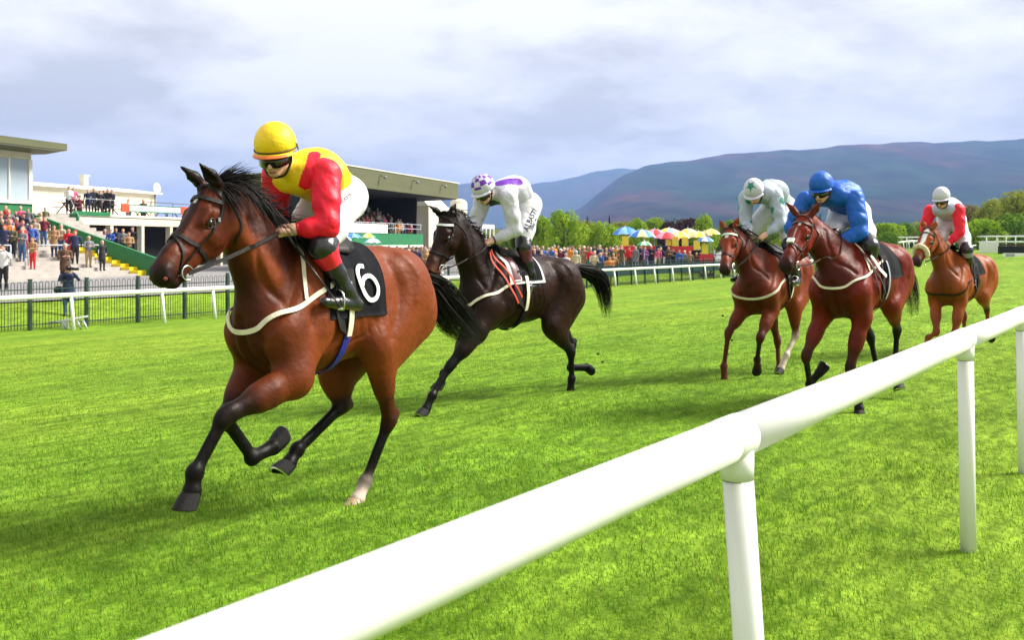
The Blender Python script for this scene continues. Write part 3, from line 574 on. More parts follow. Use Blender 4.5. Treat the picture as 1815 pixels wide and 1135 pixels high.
def balcony():
    e = snode('balcony_building', 'long white balcony building with open colonnade and roof deck beside the terrace', 'building'); xf = 9.0; y0, y1 = -26, -4.6; zb, zd = 2.82, 3.52
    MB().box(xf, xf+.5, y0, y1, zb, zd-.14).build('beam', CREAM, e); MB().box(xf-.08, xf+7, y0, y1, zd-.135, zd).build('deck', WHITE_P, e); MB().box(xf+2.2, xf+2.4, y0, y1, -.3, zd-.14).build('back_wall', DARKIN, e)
    for k in range(7): y = y1-.45-k*3.3; MB().box(xf+.02, xf+.42, y-.3, y, -.3, zb).build('column', CREAM, e)
    MB().box(xf-.6, xf+1.2, y1+.01, y1+.15, zd-.55, zd-.02).build('green_edge', GREEN_P, e); MB().box(xf-.10, xf-.06, y1-3.6, y1-.02, zd-.11, zd+.16).build('green_edge', GREEN_P, e)
    for k in range(7): MB().box(xf-.1-k*.5+.1, xf+.5-k*.5, y1+.16, y1+3.2, zd-.3-k*.22, zd-.06-k*.22).build('stair_step', CONC, e)
    MB().prism([(xf+.6, zd), (xf+.6, zd-.35), (xf-3.2, zd-1.95), (xf-3.2, zd-1.6)], 1, y1+3.22, y1+3.34).build('stair_stringer', GREEN_P, e)
    for k in range(9): y = y1-.3-k*2.6; MB().tube([(xf+.05, y, zd), (xf+.05, y, zd+1.05)], .03, 6).build('railing_post', BROWNP, e, True)
    for h in (.5, 1.02): MB().tube([(xf+.05, y1-6.5, zd+h), (xf+.05, y0, zd+h)], .025, 6).build('railing', BROWNP, e, True)
    MB().tube([(xf+.05, y1-6.5, zd+1.0), (xf+.05, y1, zd+1.0)], .02, 6).build('railing', STEELG, e, True); MB().tube([(xf+.05, y1+.1, zd+1.0), (xf-3.2, y1+2.8, zd-.8)], .02, 6).build('handrail', STEELG, e, True)
    s = snode('advert_board', 'pale green and white advertising board with orange red ends on the balcony front', 'sign'); a = -9.3; 
    MB().box(xf-.20, xf-.14, a-6.6, a-.75, zd+.32, zd+.72).build('board', SIGNW, s); MB().box(xf-.21, xf-.135, a-6.65, a-.7, zd+.25, zd+.32).build('frame', GREEN_P, s); MB().box(xf-.21, xf-.135, a-6.65, a-.7, zd+.72, zd+.77).build('frame', GREEN_P, s)
    MB().box(xf-.21, xf-.13, a-.69, a+.10, zd+.22, zd+.80).build('end_panel', SIGNR, s); MB().box(xf-.21, xf-.13, a-7.5, a-6.66, zd+.22, zd+.80).build('end_panel', SIGNR, s)
    for k in range(6):
        t = snode('picnic_table', 'dark brown picnic table on the roof deck, number '+('one', 'two', 'three', 'four', 'five', 'six')[k]+' counting back from the steps', 'table', 'picnic tables on the roof deck', xf+1.1, y1-1.2-k*3.4) ; t['label'] = 'dark brown picnic table on the roof deck '+('beside the steps', 'under the group in dark coats', 'behind the left end of the advert board', 'behind the advert board', 'behind the right end of the board', 'furthest along the deck')[k]
        MB().box(-.35, .35, -.8, .8, zd+.70, zd+.75).build('table_top', BROWNP, t)
        for xx in (-.7, .7): MB().box(xx-.13, xx+.13, -.8, .8, zd+.42, zd+.46).build('bench', BROWNP, t)
        for yy in (-.6, .6): MB().tube([(-.6, yy, zd), (.1, yy, zd+.7)], .04, 6).tube([(.6, yy, zd), (-.1, yy, zd+.7)], .04, 6).build('leg', BROWNP, t)
    d = snode('satellite_dish', 'grey satellite dish on a pole above the balcony railing', 'dish', None, xf+4, -18.6); MB().tube([(0, 0, 3.5), (0, 0, 5.75)], .05, 8).build('pole', BROWNP, d, True)
    m = MB(); R_ = .5; n = 16; m.V = [(-.05, 0, 5.85)]+[(-.05-.12*rr*rr, R_*rr*math.cos(a), 5.85+R_*rr*math.sin(a)) for rr in (.5, 1) for a in np.linspace(0, 6.283, n, endpoint=False)]
    m.F = [(0, 1+k, 1+(k+1) % n) for k in range(n)]+[(1+k, 1+n+k, 1+n+(k+1) % n, 1+(k+1) % n) for k in range(n)]; m.I = [0]*len(m.F); o = m.build('bowl', STEELG, d, True); md = o.modifiers.new('t', 'SOLIDIFY'); md.thickness = .02
balcony()
def rear_sheds():
    for (x0, x1, y0, y1, ze, zr, lb) in ((13.2, 18.5, -19, 1.0, 5.55, 5.75, 'cream pitched roof shed wall behind the people on the deck'), (17, 23, -5, 6, 5.9, 6.2, 'white low gabled building behind the glazed box')):
        e = snode('rear_building', lb, 'building'); MB().prism([(x0, -.3), (x0, ze), ((x0+x1)/2, zr), (x1, ze), (x1, -.3)], 1, y0, y1).build('wall', CREAM, e)
        ym = (x0+x1)/2
        for s in (-1, 1): MB().prism([(ym-.02*s, zr+.02), (ym-.02*s, zr+.14), (ym+s*((x1-x0)/2+.4), ze-.0), (ym+s*((x1-x0)/2+.4), ze-.12)][::s], 1, y0-.3, y1+.3).build('roof', WHITE_P, e)
        for k in range(2): c = MB(); yy = y0+(y1-y0)*(.25+.45*k); c.box(ym-.2, ym+.2, yy-.22, yy+.22, zr-.2, zr+.85); c.box(ym-.28, ym+.28, yy-.3, yy+.3, zr+.851, zr+.96); c.build('chimney', CREAM, e)
rear_sheds()
def grandstand():
    e = snode('grandstand', 'covered grandstand with deep khaki roof fascia and dark seating tiers', 'building'); xa = -6.2; yn, yf = -11.5, -35.3
    MB().prism([(xa, 5.5), (xa, 6.85), (xa+7.2, 6.15), (xa+7.2, 5.3)], 1, yf, yn).build('roof', KHAKI, e); MB().prism([(xa+.15, 5.49), (xa+.15, 5.44), (xa+7.0, 5.22), (xa+7.0, 5.29)], 1, yf+.1, yn-.1).build('soffit', DARKIN, e); MB().prism([(xa-.05, 6.86), (xa-.05, 6.95), (xa+7.3, 6.24), (xa+7.3, 6.16)], 1, yf-.1, yn+.1).build('roof_edge', mat('roof_trim', (.5, .5, .42), .6), e)  # black soffit sheet added: the shade under the roof is its colour
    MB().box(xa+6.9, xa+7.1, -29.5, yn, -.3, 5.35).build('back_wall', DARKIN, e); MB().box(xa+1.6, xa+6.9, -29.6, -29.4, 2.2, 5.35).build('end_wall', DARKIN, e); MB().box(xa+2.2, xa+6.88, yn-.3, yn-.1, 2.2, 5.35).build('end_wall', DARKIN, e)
    MB().box(xa+.9, xa+1.05, -29.2, yn+2, 1.45, 2.34).build('balcony_front', GREEN_P, e); MB().box(xa+.9, xa+7, -29.2, yn+2, 1.28, 1.44).build('floor_edge', WHITE_P, e)
    for k in range(5): MB().box(xa+1.3+k*.9, xa+2.2+k*.9+.002, -29.2, yn-.4, 1.46, 1.95+.38*k).build('tier', mat('dark_tier', (.05, .05, .055), .9), e)
    for y in np.arange(-28.9, yn, 1.9): MB().tube([(xa+1.0, y, 2.3), (xa+1.0, y, 3.15)], .03, 6).build('railing_post', STEELG, e, True)
    for h in (2.75, 3.12): MB().tube([(xa+1.0, -29, h), (xa+1.0, yn, h)], .025, 6).build('railing', STEELG, e, True)
    for y in (-14, -19, -24, -28.8): MB().box(xa+1.2, xa+1.45, y, y+.25, -.3, 1.28).build('column', WHITE_P, e)
    MB().box(xa+2.9, xa+3.0, -29.2, yn+1, -.3, 1.27).build('under_wall', mat('brick_red', (.20, .07, .05), .9, .25, 3), e)
    for y in (-18.5, -24.7, -31.0): MB().tube([(xa-.06, y, 6.55), (xa-.4, y, 6.4)], .05, 6).ball((xa-.42, y, 6.38), .13, 8, 6).build('floodlight', mat('lamp_grey', (.2, .2, .16), .5), e, True)
    s = snode('white_banner', 'plain white banner hung along the grandstand balcony rail', 'banner'); MB().box(xa+.84, xa+.89, -21.8, -12.5, 2.36, 3.02).build('cloth', WHITE_P, s)
grandstand()
def right_buildings():
    e = snode('cream_building', 'cream building with rounded end tower and tall arched window right of the grandstand', 'building', None, -3, -38.5); MB().box(0, 6, -6.2, 2.2, -.3, 5.0).build('wall', CREAM, e); MB().prism([(-.02, 5.0), (1.0, 6.0), (6.2, 6.0), (6.2, 5.0)], 1, -2.6, 2.3).build('roof', WHITE_P, e)
    m = MB(); n = 16; pr = [(0, -.3), (1, 4.9), (1, 5.3)]; m.tube([(.2, -6.3, -.3), (.2, -6.3, 5.5)], .85, 24); m.ball((.2, -6.3, 5.5), .85, 20, 8, sc=(1, 1, .55)); m.build('tower', CREAM, e, True)
    w = MB(); w.prism([(-.28, 1.9), (.28, 1.9), (.28, 4.2), (.2, 4.5), (0, 4.65), (-.2, 4.5), (-.28, 4.2)], 1, -.04, .04); o = w.build('arched_window', mat('dark_glass', (.10, .07, .06), .15), e); o.location = (-.64, -6.0, 0); o.rotation_euler = (0, 0, math.radians(-70))
    for k in range(5): b = MB(); b.box(-.3, .3, -.06, .06, 0, .05); p = b.build('window_bar', WHITE_P, e); p.location = (-.655, -6.0, 2.3+.45*k); p.rotation_euler = (0, 0, math.radians(-70))
    e = snode('white_pavilion', 'small white framed pavilion with open windows beyond the dark horse', 'building', None, -8.5, -33.0)
    MB().box(0, 3, -5.6, 0, 2.9, 3.25).build('roof', WHITE_P, e); MB().box(0, 3, -5.6, 0, -.3, .9).build('wall', WHITE_P, e); MB().box(2.9, 3, -5.6, 0, .9, 2.9).build('back_wall', mat('pale_inside', (.35, .38, .42), .8), e)
    for k in range(6): MB().box(0, .1, -5.6+k*1.1, -5.5+k*1.1, .9, 2.9).build('window_post', WHITE_P, e)
    MB().box(.01, .09, -5.6, 0, 1.9, 1.97).build('window_bar', WHITE_P, e)
right_buildings()
# ------------------------------------------------------------------ far right of the course
def right_side():
    P = lambda px, Yd, h=0: (at_px(px, Yd), Yd, float(T(at_px(px, Yd), Yd))+h)
    for (lb, h, ya) in (('pale double railed fence rising behind the last horse towards the right edge', 1.5, 0), ):
        e = empty('chute_rail', (0, 0, 0)); tag(e, lb, 'fence')
        pts = [(1480, 150), (1590, 138), (1680, 124), (1760, 114), (1830, 107), (1900, 101)]
        for hh in (1.55, .95):
            m = MB(); m.tube([P(a, b, hh) for a, b in pts], .09, 8, caps=True); m.build('rail', FRAIL, e, True)
        for i in range(22): t = i/21*5; k = min(int(t), 4); f = t-k; a = pts[k][0]*(1-f)+pts[k+1][0]*f; b = pts[k][1]*(1-f)+pts[k+1][1]*f; MB().tube([P(a, b, -.05), P(a, b, 1.55)], .06, 6).build('post', FRAIL, e, True)
    e = empty('slatted_hoarding', (0, 0, 0)); tag(e, 'square white slatted hoarding by the rails right of the last jockey', 'hoarding'); x0, y0, z0 = P(1736, 104); x1 = at_px(1766, 104)
    for k in range(6): MB().box(x0, x1, y0, y0+.06, z0+.02+k*.19, z0+.19+k*.19).build('slat', FRAIL, e)
    MB().box(x1+.01, x1+.22, y0-.04, y0+.1, z0, z0+1.5).build('post', FRAIL, e)
    e = empty('brush_hurdle', (0, 0, 0)); tag(e, 'dark brush hurdle with black rail low at the right edge', 'hurdle'); a = P(1772, 101); 
    MB().box(a[0], a[0]+8, a[1], a[1]+.4, a[2], a[2]+.75).build('brush', mat('dark_brush', (.012, .014, .008), .95, .5, 6, 1, 30), e); MB().box(a[0], a[0]+8, a[1]-.03, a[1]-.005, a[2]+.8, a[2]+.95).build('rail', BROWNP, e)
    e = empty('low_board', (0, 0, 0)); tag(e, 'low white board with a grey printed patch on the grass at the right edge', 'board'); a = P(1778, 96); MB().box(a[0], a[0]+4, a[1], a[1]+.06, a[2], a[2]+.38).build('board', FRAIL, e); MB().box(a[0]+.25, a[0]+1.1, a[1]-.012, a[1]-.004, a[2]+.08, a[2]+.32).build('print', mat('grey_print', (.35, .35, .4), .6, .3, 12), e)
    # white rail posts seen between the blue horse and the last one belong to a gate
    e = empty('white_gate', (0, 0, 0)); tag(e, 'short white gate panel behind the last horse\'s saddle', 'gate'); 
    for px in (1708, 1716, 1724): a = P(px, 100); MB().tube([a, (a[0], a[1], a[2]+1.05)], .05, 6).build('post', FRAIL, e, True)
    a, b = P(1700, 100, 1.05), P(1730, 100, 1.05); MB().tube([a, b], .05, 6).build('rail', FRAIL, e, True)
right_side()
# ================================================================== spectators
PSKIN = mat('spectator_skin', (.58, .30, .21), .6, .06, 10); SHOE = mat('dark_shoes', (.02, .018, .016), .5)
TOPC = dict(red=(.62, .012, .02), pink=(.72, .10, .22), navy=(.015, .022, .075), black=(.012, .012, .015), white=(.78, .77, .76), cream=(.62, .52, .36), brown=(.10, .045, .02), tan=(.36, .20, .09), orange=(.78, .26, .03), green=(.03, .09, .04), grey=(.18, .18, .20), blue=(.03, .10, .42), purple=(.16, .04, .22), maroon=(.16, .015, .03), olive=(.10, .10, .04), beige=(.45, .36, .27), yellow=(.75, .55, .04), teal=(.02, .20, .22))
BOTC = dict(black=(.012, .012, .014), navy=(.02, .028, .07), jeans=(.05, .11, .24), grey=(.12, .12, .13), tan=(.40, .27, .12), red=(.60, .02, .015), brown=(.08, .045, .03), cream=(.60, .52, .40))
HAIRC = {'grey hair': (.35, .34, .33), 'brown hair': (.07, .035, .018), 'black hair': (.012, .010, .010), 'blonde hair': (.45, .30, .11), 'a tweed flat cap': (.11, .085, .06), 'a white sun hat': (.75, .73, .68), 'a bald head': (.58, .32, .23), 'red hair': (.28, .07, .02), 'a red hat': (.6, .02, .04)}
cm = lambda pre, n, c: mat(pre+'_'+n.replace(' ', '_').replace('a_', ''), c, .8, .14, 7, .3, 30)
PEOPLE_MESH = {}
def person_mesh(kind, seed):
    """continuous standing figure; face material chosen by region: 0 top, 1 legs, 2 skin, 3 hair or hat, 4 shoes, 5 paper or device"""
    if (kind, seed) in PEOPLE_MESH: return PEOPLE_MESH[(kind, seed)]
    r = random.Random(seed*7+hash_(kind)); S = SDF(.05); E6 = np.eye(6); T0, T1, T2, T3, T4, T5 = E6; f = 'woman' in kind; lean = r.uniform(-.03, .05); sit = 'sit' in kind
    hz = .42 if sit else .92; sw = .17 if f else .20; k = lambda *a, **w: S.rc(*a, **w)
    kx = .42 if sit else .03
    for s in (1, -1):
        if sit: k((0, .09*s, hz), (.42, .11*s, .46), .10, .075, tagv=T1); k((.42, .11*s, .46), (.40, .11*s, .09), .07, .05, tagv=T1)
        else: sx = r.uniform(-.05, .08); k((0, .09*s, hz), (.02+sx, .10*s, .50), .105, .075, tagv=T1); k((.02+sx, .10*s, .50), (sx, .10*s, .10), .072, .05, tagv=T1)
        fx = .40 if sit else sx; k((fx-.03, .10*s, .05), (fx+.15, .12*s, .035), .048, .035, tagv=T4, k=.02)
    if 'skirt' in kind: k((0, 0, .92), (0, 0, .52), .16, .20, .95, tagv=T0)
    cz = hz+.05; coat = 'coat' in kind
    if coat: k((0, 0, cz+.05), (0, 0, cz-.28), .155, .175, 1.12, tagv=T0)
    k((0, 0, cz), (lean, 0, cz+.42), .13, .135, 1.22, tagv=T0); 
    for s in (1, -1): k((lean, .06*s, cz+.44), (lean, sw*s, cz+.44), .085, .075, tagv=T0)
    sh = lambda s: np.array([lean, (sw+.02)*s, cz+.43]); nk = np.array([lean+.01, 0, cz+.50]); hd = np.array([lean+.03, 0, cz+.68])
    k(nk, hd-np.array([0, 0, .08]), .052, .05, tagv=T2, k=.02); k(hd+np.array([0, 0, .02]), hd+np.array([.015, 0, -.045]), .098, .078, .86, tagv=T2, k=.02); S.ball(hd+np.array([.105, 0, -.02]), .016, tagv=T2, k=.015)
    for s in (1, -1): S.ball(hd+np.array([-.005, .088*s, -.01]), .02, .6, tagv=T2, k=.01)
    k(hd+np.array([-.02, 0, .045]), hd+np.array([-.03, 0, .02]), .104, .10, .9, tagv=T3, k=.01)
    if 'long' in kind: k(hd+np.array([-.05, 0, 0]), hd+np.array([-.06, 0, -.16]), .085, .06, 1.1, tagv=T3, k=.02)
    if 'hat' in kind: S.rc(hd+np.array([-.015, 0, .058]), hd+np.array([.0, 0, .058]), .135, .135, 1, tagv=T3, k=.01); S.P[-1]['flat'] = 1
    arms = r.choice(['down', 'fold', 'down', 'pocket', 'hold', 'pocket']) if 'arm_' not in kind else kind.split('arm_')[1].split()[0]
    for s in (1, -1):
        a = sh(s)
        if arms == 'down' or (arms == 'pocket' and s < 0): el, hn = a+(-.03, .05*s, -.28), a+(.05, .05*s, -.53)
        elif arms == 'pocket': el, hn = a+(-.08, .08*s, -.27), a+(.06, -.02*s, -.44)
        elif arms == 'fold': el, hn = a+(.06, .04*s, -.27), a+(.20, -.22*s, -.26)
        elif arms == 'clap': el, hn = a+(.08, .06*s, -.26), a+(.26, -.17*s, -.13)
        elif arms == 'raise': el, hn = a+(.16, .08*s, -.14), a+(.18, -.12*s, .16)
        else: el, hn = a+(.06, .05*s, -.27), a+(.27, -.12*s, -.20)
        k(a, el, .060, .048, tagv=T0, k=.03); k(el, el+(hn-el)*.85, .047, .037, tagv=T0, k=.02); k(el+(hn-el)*.9, hn+(hn-el)*.12, .036, .034, tagv=T2, k=.01)
    if arms == 'hold': c = (sh(1)+sh(-1))/2+np.array([.30, 0, -.18]); k(c+(0, .05, 0), c+(0, -.05, .02), .013, .016, tagv=T5, k=.004)
    if arms == 'raise': c = (sh(1)+sh(-1))/2+np.array([.22, 0, .17]); k(c, c+(.10, 0, .0), .045, .04, tagv=T5, k=.004)
    for q in S.P:
        if q.get('flat'): q['op'] = 'u'; q['ra'] = q['rb'] = .085; q['sy'] = 1.0; q['a'] = hd+np.array([-.06, 0, .055]); q['b'] = hd+np.array([.045, 0, .055])
    V, F = S.mesh(.028); V = relax(V, F, 1, .3); W = S.tags(V[F].mean(1), [1, 0, 0, 0, 0, 0], .006); mi = W.argmax(1)
    o = mk('person', V, F, [PSKIN]*6, None, True, mi); me = o.data; bpy.data.objects.remove(o); PEOPLE_MESH[(kind, seed)] = me; return me
def hash_(s): return sum(ord(c)*(i+3) for i, c in enumerate(s)) % 9973
USED = set(); PR = random.Random(21); PAPER = mat('race_card', (.7, .7, .68), .7)
KINDS = ['man', 'man coat', 'woman long', 'woman coat long', 'man coat arm_fold', 'man arm_hold', 'woman skirt', 'man coat arm_raise', 'woman coat arm_hold hat']
def person(x, y, z, top=None, bot=None, hair=None, kind=None, where='', face=None, h=None, group='spectators watching the race', near=True, label=None, seed=None):
    rp = PR
    for _ in range(60):
        kd = kind or rp.choice(KINDS); t = top or rp.choice(['navy', 'black', 'navy', 'black', 'grey', 'brown', 'red', 'pink', 'white', 'cream', 'tan', 'green', 'blue', 'purple', 'maroon', 'olive', 'beige', 'grey', 'navy', 'orange', 'teal']); b = bot or rp.choice(['black', 'navy', 'jeans', 'grey', 'tan', 'jeans', 'black', 'brown'])
        hr = hair or rp.choice(['grey hair', 'brown hair', 'black hair', 'blonde hair', 'a tweed flat cap', 'grey hair', 'a bald head', 'red hair', 'brown hair', 'a white sun hat'])
        cl = 'coat' if 'coat' in kd else ('dress' if 'skirt' in kd else 'jacket'); sx = 'woman' if 'woman' in kd else 'man'
        HA = {'grey hair': 'grey haired', 'brown hair': 'brown haired', 'black hair': 'black haired', 'blonde hair': 'blonde', 'a tweed flat cap': 'flat capped', 'a white sun hat': 'white hatted', 'a bald head': 'bald', 'red hair': 'ginger', 'a red hat': 'red hatted'}[hr]
        lb = label or f"{HA} {sx} in {t} {cl}"+('' if cl == 'dress' else f", {b} trousers")+f", {where}"
        if lb not in USED: break
    USED.add(lb); me = person_mesh(kd, rp.randint(0, 1) if seed is None else seed); o = bpy.data.objects.new('person', me); COL.objects.link(o)
    o.location = (x, y, z); a = math.atan2(-y, -x) if face is None else face; o.rotation_euler = (0, 0, a+rp.uniform(-.5, .5)*(face is None)); s = (h or rp.uniform(1.60, 1.82))/1.76; o.scale = (s, s*rp.uniform(.95, 1.12), s)
    for i, m in enumerate((cm('cloth', t, TOPC[t]), cm('trousers', b, BOTC[b]), PSKIN, cm('hair', hr, HAIRC[hr]), SHOE, PAPER)): o.material_slots[i].link = 'OBJECT'; o.material_slots[i].material = m
    return tag(o, lb, 'person', group)
def at_head(px, yh, Yd, h=1.74): x = at_px(px, Yd); return x, Yd, EYE+(HY-yh)/FOC*Yd-h
def terrace_z(xl): return -.30+(max(0, min(12, int(xl/.58)))+1)*.19 if xl > 0 else -.28
SI = SM.inverted()
def on_terrace(px, Yd, **k):
    x = at_px(px, Yd); l = SI @ Vector((x, Yd, 0)); return person(x, Yd, terrace_z(l.x)+.01, **k)
def stand_at(px, xl, **k):
    """someone on the terrace at height column xl seen at photo column px"""
    a = SW(xl, 0); b = SW(xl, 1); d = b-a; r = (px-CX)/FOC; t = (r*a.y-a.x)/(d.x-r*d.y); w = a+d*t; return person(w.x, w.y, terrace_z(xl)+.01, **k)
def crowd():
    g1 = 'spectators standing on the terrace'; g2 = None
    F_ = lambda px: None
    W = 'on the terrace steps'
    L = [(58, 1.4, 'tan', 'red', 'brown hair', 'woman long', 'on the lower terrace steps at the barrier'), (96, 2.9, 'tan', 'navy', 'brown hair', 'man coat arm_hold', 'standing by the barrier post'), (109, 3.3, 'beige', 'jeans', 'grey hair', 'woman long', 'beside the man in tan'),
      (122, 2.5, 'red', 'black', 'brown hair', 'woman coat arm_hold', 'near the top of the yellow stairs'), (133, 2.0, 'navy', 'black', 'a red hat', 'man', 'beside the woman in red'), (157, 1.5, 'grey', 'tan', 'grey hair', 'man arm_hold', 'at the yellow stairs'),
      (181, .9, 'black', 'black', 'grey hair', 'man coat', 'on the yellow stairs in a long coat'), (40, 3.6, 'navy', 'black', 'red hair', 'man', 'near the left barrier'), (22, 3.0, 'olive', 'black', 'grey hair', 'man arm_hold', 'by the left crush barrier'),
      (8, 3.2, 'navy', 'navy', 'a red hat', 'woman', 'at the left edge of the terrace'), (30, 4.6, 'maroon', 'black', 'grey hair', 'man', 'behind the left barrier'), (62, 4.4, 'beige', 'jeans', 'brown hair', 'woman long', 'high on the steps'),
      (42, 5.4, 'navy', 'black', 'black hair', 'man', 'under the glazed box'), (14, 5.2, 'pink', 'black', 'brown hair', 'woman long', 'in the upper rows'), (2, 5.6, 'purple', 'navy', 'grey hair', 'woman', 'at the upper left edge'), (28, 6.0, 'black', 'grey', 'brown hair', 'man coat', 'against the green wall'),
      (72, 5.6, 'cream', 'tan', 'grey hair', 'man', 'by the upper barrier'), (78, 5.0, 'maroon', 'jeans', 'brown hair', 'woman', 'beside the man in cream'), (50, 6.4, 'grey', 'black', 'a tweed flat cap', 'man coat', 'below the window sill'), (18, 4.0, 'orange', 'black', 'blonde hair', 'woman', 'behind the barrier'),
      (4, 4.4, 'black', 'grey', 'grey hair', 'man', 'at the left edge behind the barrier'), (55, 3.4, 'blue', 'black', 'black hair', 'man', 'on the middle steps'), (10, 6.6, 'red', 'navy', 'blonde hair', 'woman', 'in the top row'), (36, 6.8, 'pink', 'grey', 'a bald head', 'man', 'in the top row below the windows')]
    for i in range(7): px = PR.uniform(-6, 50); stand_at(px, PR.uniform(2.6, 7.2), where=('at the far left of the terrace', 'in the packed left rows', 'deep in the left crowd')[i % 3], group=g1)
    for (px, xl, t, b, hr, k, w) in L: stand_at(px, xl, top=t, bot=b, hair=hr, kind=k, where=w, group=g1)
    # on the roof deck
    zd = 3.53
    for (px, xl, t, b, hr, k, w) in [(80, 8.7, 'olive', 'jeans', 'grey hair', 'man', 'beside the glazed box'), (122, 9.5, 'white', 'black', 'brown hair', 'woman arm_hold', 'at the left end of the deck'), (141, 9.9, 'maroon', 'brown', 'black hair', 'man', 'seated low at a deck table'), (156, 9.6, 'navy', 'navy', 'grey hair', 'man', 'left of the dark group on the deck'),
      (166, 9.9, 'black', 'black', 'grey hair', 'man coat', 'in the dark group on the deck'), (177, 9.6, 'black', 'black', 'a red hat', 'man coat', 'in the middle of the dark group'), (184, 10.0, 'navy', 'black', 'brown hair', 'man coat', 'third from right in the group'), (191, 9.6, 'black', 'navy', 'grey hair', 'man coat', 'right of the dark group'), (198, 10.0, 'navy', 'black', 'black hair', 'woman coat', 'at the right end of the group'),
      (228, 10.2, 'white', 'grey', 'red hair', 'woman', 'behind the advert board'), (254, 10.4, 'brown', 'black', 'blonde hair', 'woman', 'peeping over the board'), (130, 10.2, 'pink', 'black', 'brown hair', 'woman', 'behind the woman in white')]:
        a = SW(xl, 0); b_ = SW(xl, 1); d = b_-a; r = (px-CX)/FOC; tt = (r*a.y-a.x)/(d.x-r*d.y); w_ = a+d*tt; dz = zd if (px > 86) else 2.2; person(w_.x, w_.y, dz-(.55 if px in (141, 254, 228) else 0), top=t, bot=b, hair=hr, kind=k, where=w, group='spectators on the roof deck')
    # under the colonnade
    for (px, yh, Yd, t, hr, w) in [(196, 404, 62, 'blue', 'brown hair', 'at the green wall'), (206, 404, 63, 'navy', 'black hair', 'beside the man in blue'), (218, 404, 61, 'grey', 'blonde hair', 'leaning by the green wall'), (235, 405, 62, 'black', 'a tweed flat cap', 'under the colonnade'), (186, 406, 66, 'maroon', 'grey hair', 'between the first columns'), (228, 412, 60, 'tan', 'brown hair', 'low by the green wall')]:
        x, y, z = at_head(px, yh, Yd); person(x, y, z, top=t, hair=hr, kind='man arm_fold', bot='black', where=w, group='spectators under the colonnade')
    # photographer and two men at the fence
    x = at_px(121, 34.6); person(x, 34.6, float(T(x, 34.6)), top='navy', bot='jeans', hair='black hair', kind='man coat arm_raise', label='photographer in dark jacket and jeans holding a camera up behind the fence', h=1.70, group='people at the fence', seed=0)
    ph = tag(MB().box(-.06, .12, -.08, .08, -.05, .06).tube([(.12, 0, 0), (.34, 0, .0)], [.045, .05], 10).build('camera', DARKIN), 'black camera with long lens held by the photographer behind the fence', 'camera'); ph.location = (x+.16, 34.3, float(T(x, 34.6))+1.60); ph.rotation_euler = (0, 0, -.15)
    bg = tag(MB().ball((0, 0, 0), .17, 10, 7, sc=(1.1, .6, .8)).build('shoulder_bag', DARKIN, None, True), 'black shoulder bag at the photographer\'s hip', 'bag'); bg.location = (x-.30, 34.55, float(T(x, 34.6))+.88)
    x, y, z = at_head(115, 433, 45.0, 1.76); person(x, y, z, top='brown', bot='black', hair='grey hair', kind='man coat arm_hold', label='grey haired man in brown leather jacket behind the photographer', h=1.78, group='people at the fence', seed=1)
    x, y, z = at_head(5, 436, 40.5, 1.76); person(x, y, z, top='white', bot='black', hair='brown hair', kind='man arm_raise', label='man in white shirt and dark waistcoat taking a picture at the left edge', h=1.78, group='people at the fence', seed=1)
    # seated rows in the grandstand
    xa = -6.2
    for k in range(5):
        for y in np.arange(-28.6, -12.4, .66):
            if PR.random() < .22: continue
            w = SW(xa+1.75+k*.9, y+PR.uniform(-.15, .15)); zt = 1.95+.38*k
            px = CX+w.x/w.y*FOC
            if px < 560: continue
            person(w.x, w.y, zt-.02, kind=PR.choice(['man', 'woman', 'man coat', 'woman coat']), where=f"{('in the front row', 'in the second row', 'in the third row', 'in the fourth row', 'in the back row')[k]} of the grandstand", h=PR.uniform(1.15, 1.4), group='spectators in the grandstand')
    # rail crowd, nearer left part and across the centre
    def row(px0, px1, Yd, n, where, jy=1.5, hmin=None):
        for i in range(n):
            px = px0+(px1-px0)*(i+.5)/n+PR.uniform(-3, 3); Y_ = Yd+PR.uniform(-jy, jy)+(px-px0)*.008; x = at_px(px, Y_); u = U_of(x, Y_)
            if u < 31.2: Y_ += (31.6-u)/.5; x = at_px(px, Y_)
            person(x, Y_, float(T(x, Y_))+.05, where=where, group='spectators along the far rail')
    row(640, 760, 56, 8, 'below the grandstand'); row(600, 700, 60, 5, 'near the striped umbrellas'); row(880, 990, 60, 9, 'behind the dark horse\'s back'); row(935, 1090, 66, 15, 'left of the umbrellas'); row(940, 1090, 74, 13, 'behind, left of the umbrellas', 2.5)
    row(1090, 1268, 77, 18, 'in front of the bookmakers'); row(1095, 1268, 84, 15, 'among the bookmakers\' pitches', 2); row(1000, 1120, 84, 10, 'far back left of the umbrellas', 3); row(1590, 1640, 150, 7, 'far away beyond the last horse', 4); row(1395, 1420, 95, 3, 'seen between the paired horses'); row(840, 900, 62, 5, 'behind the dark horse\'s saddle'); row(700, 770, 66, 7, 'under the balcony of the grandstand')
    for (px, yh, Yd, t, b, hr, kd, w) in [(1003, 437, 62.5, 'white', 'jeans', 'grey hair', 'man', 'alone right of the dark horse'), (1080, 446, 61.5, 'orange', 'tan', 'brown hair', 'man arm_hold', 'at the rail below the red board'), (1054, 458, 61.3, 'red', 'black', 'blonde hair', 'woman', 'at the rail left of the orange coat'), (1053, 438, 66, 'cream', 'grey', 'grey hair', 'man arm_hold', 'reading a card by the navy coat'), (1067, 436, 67, 'navy', 'navy', 'brown hair', 'man', 'between the cream and orange coats')]:
        x, y, z = at_head(px, yh, Yd, 1.74 if yh < 455 else 1.2); 
        u = U_of(x, y); 
        if u < 31: y += (31.2-u)/.55; x = at_px(px, y)
        person(x, y, float(T(x, y))+.03, top=t, bot=b, hair=hr, kind=kd, where=w, h=1.76 if yh < 455 else 1.25, group='spectators along the far rail')
crowd()
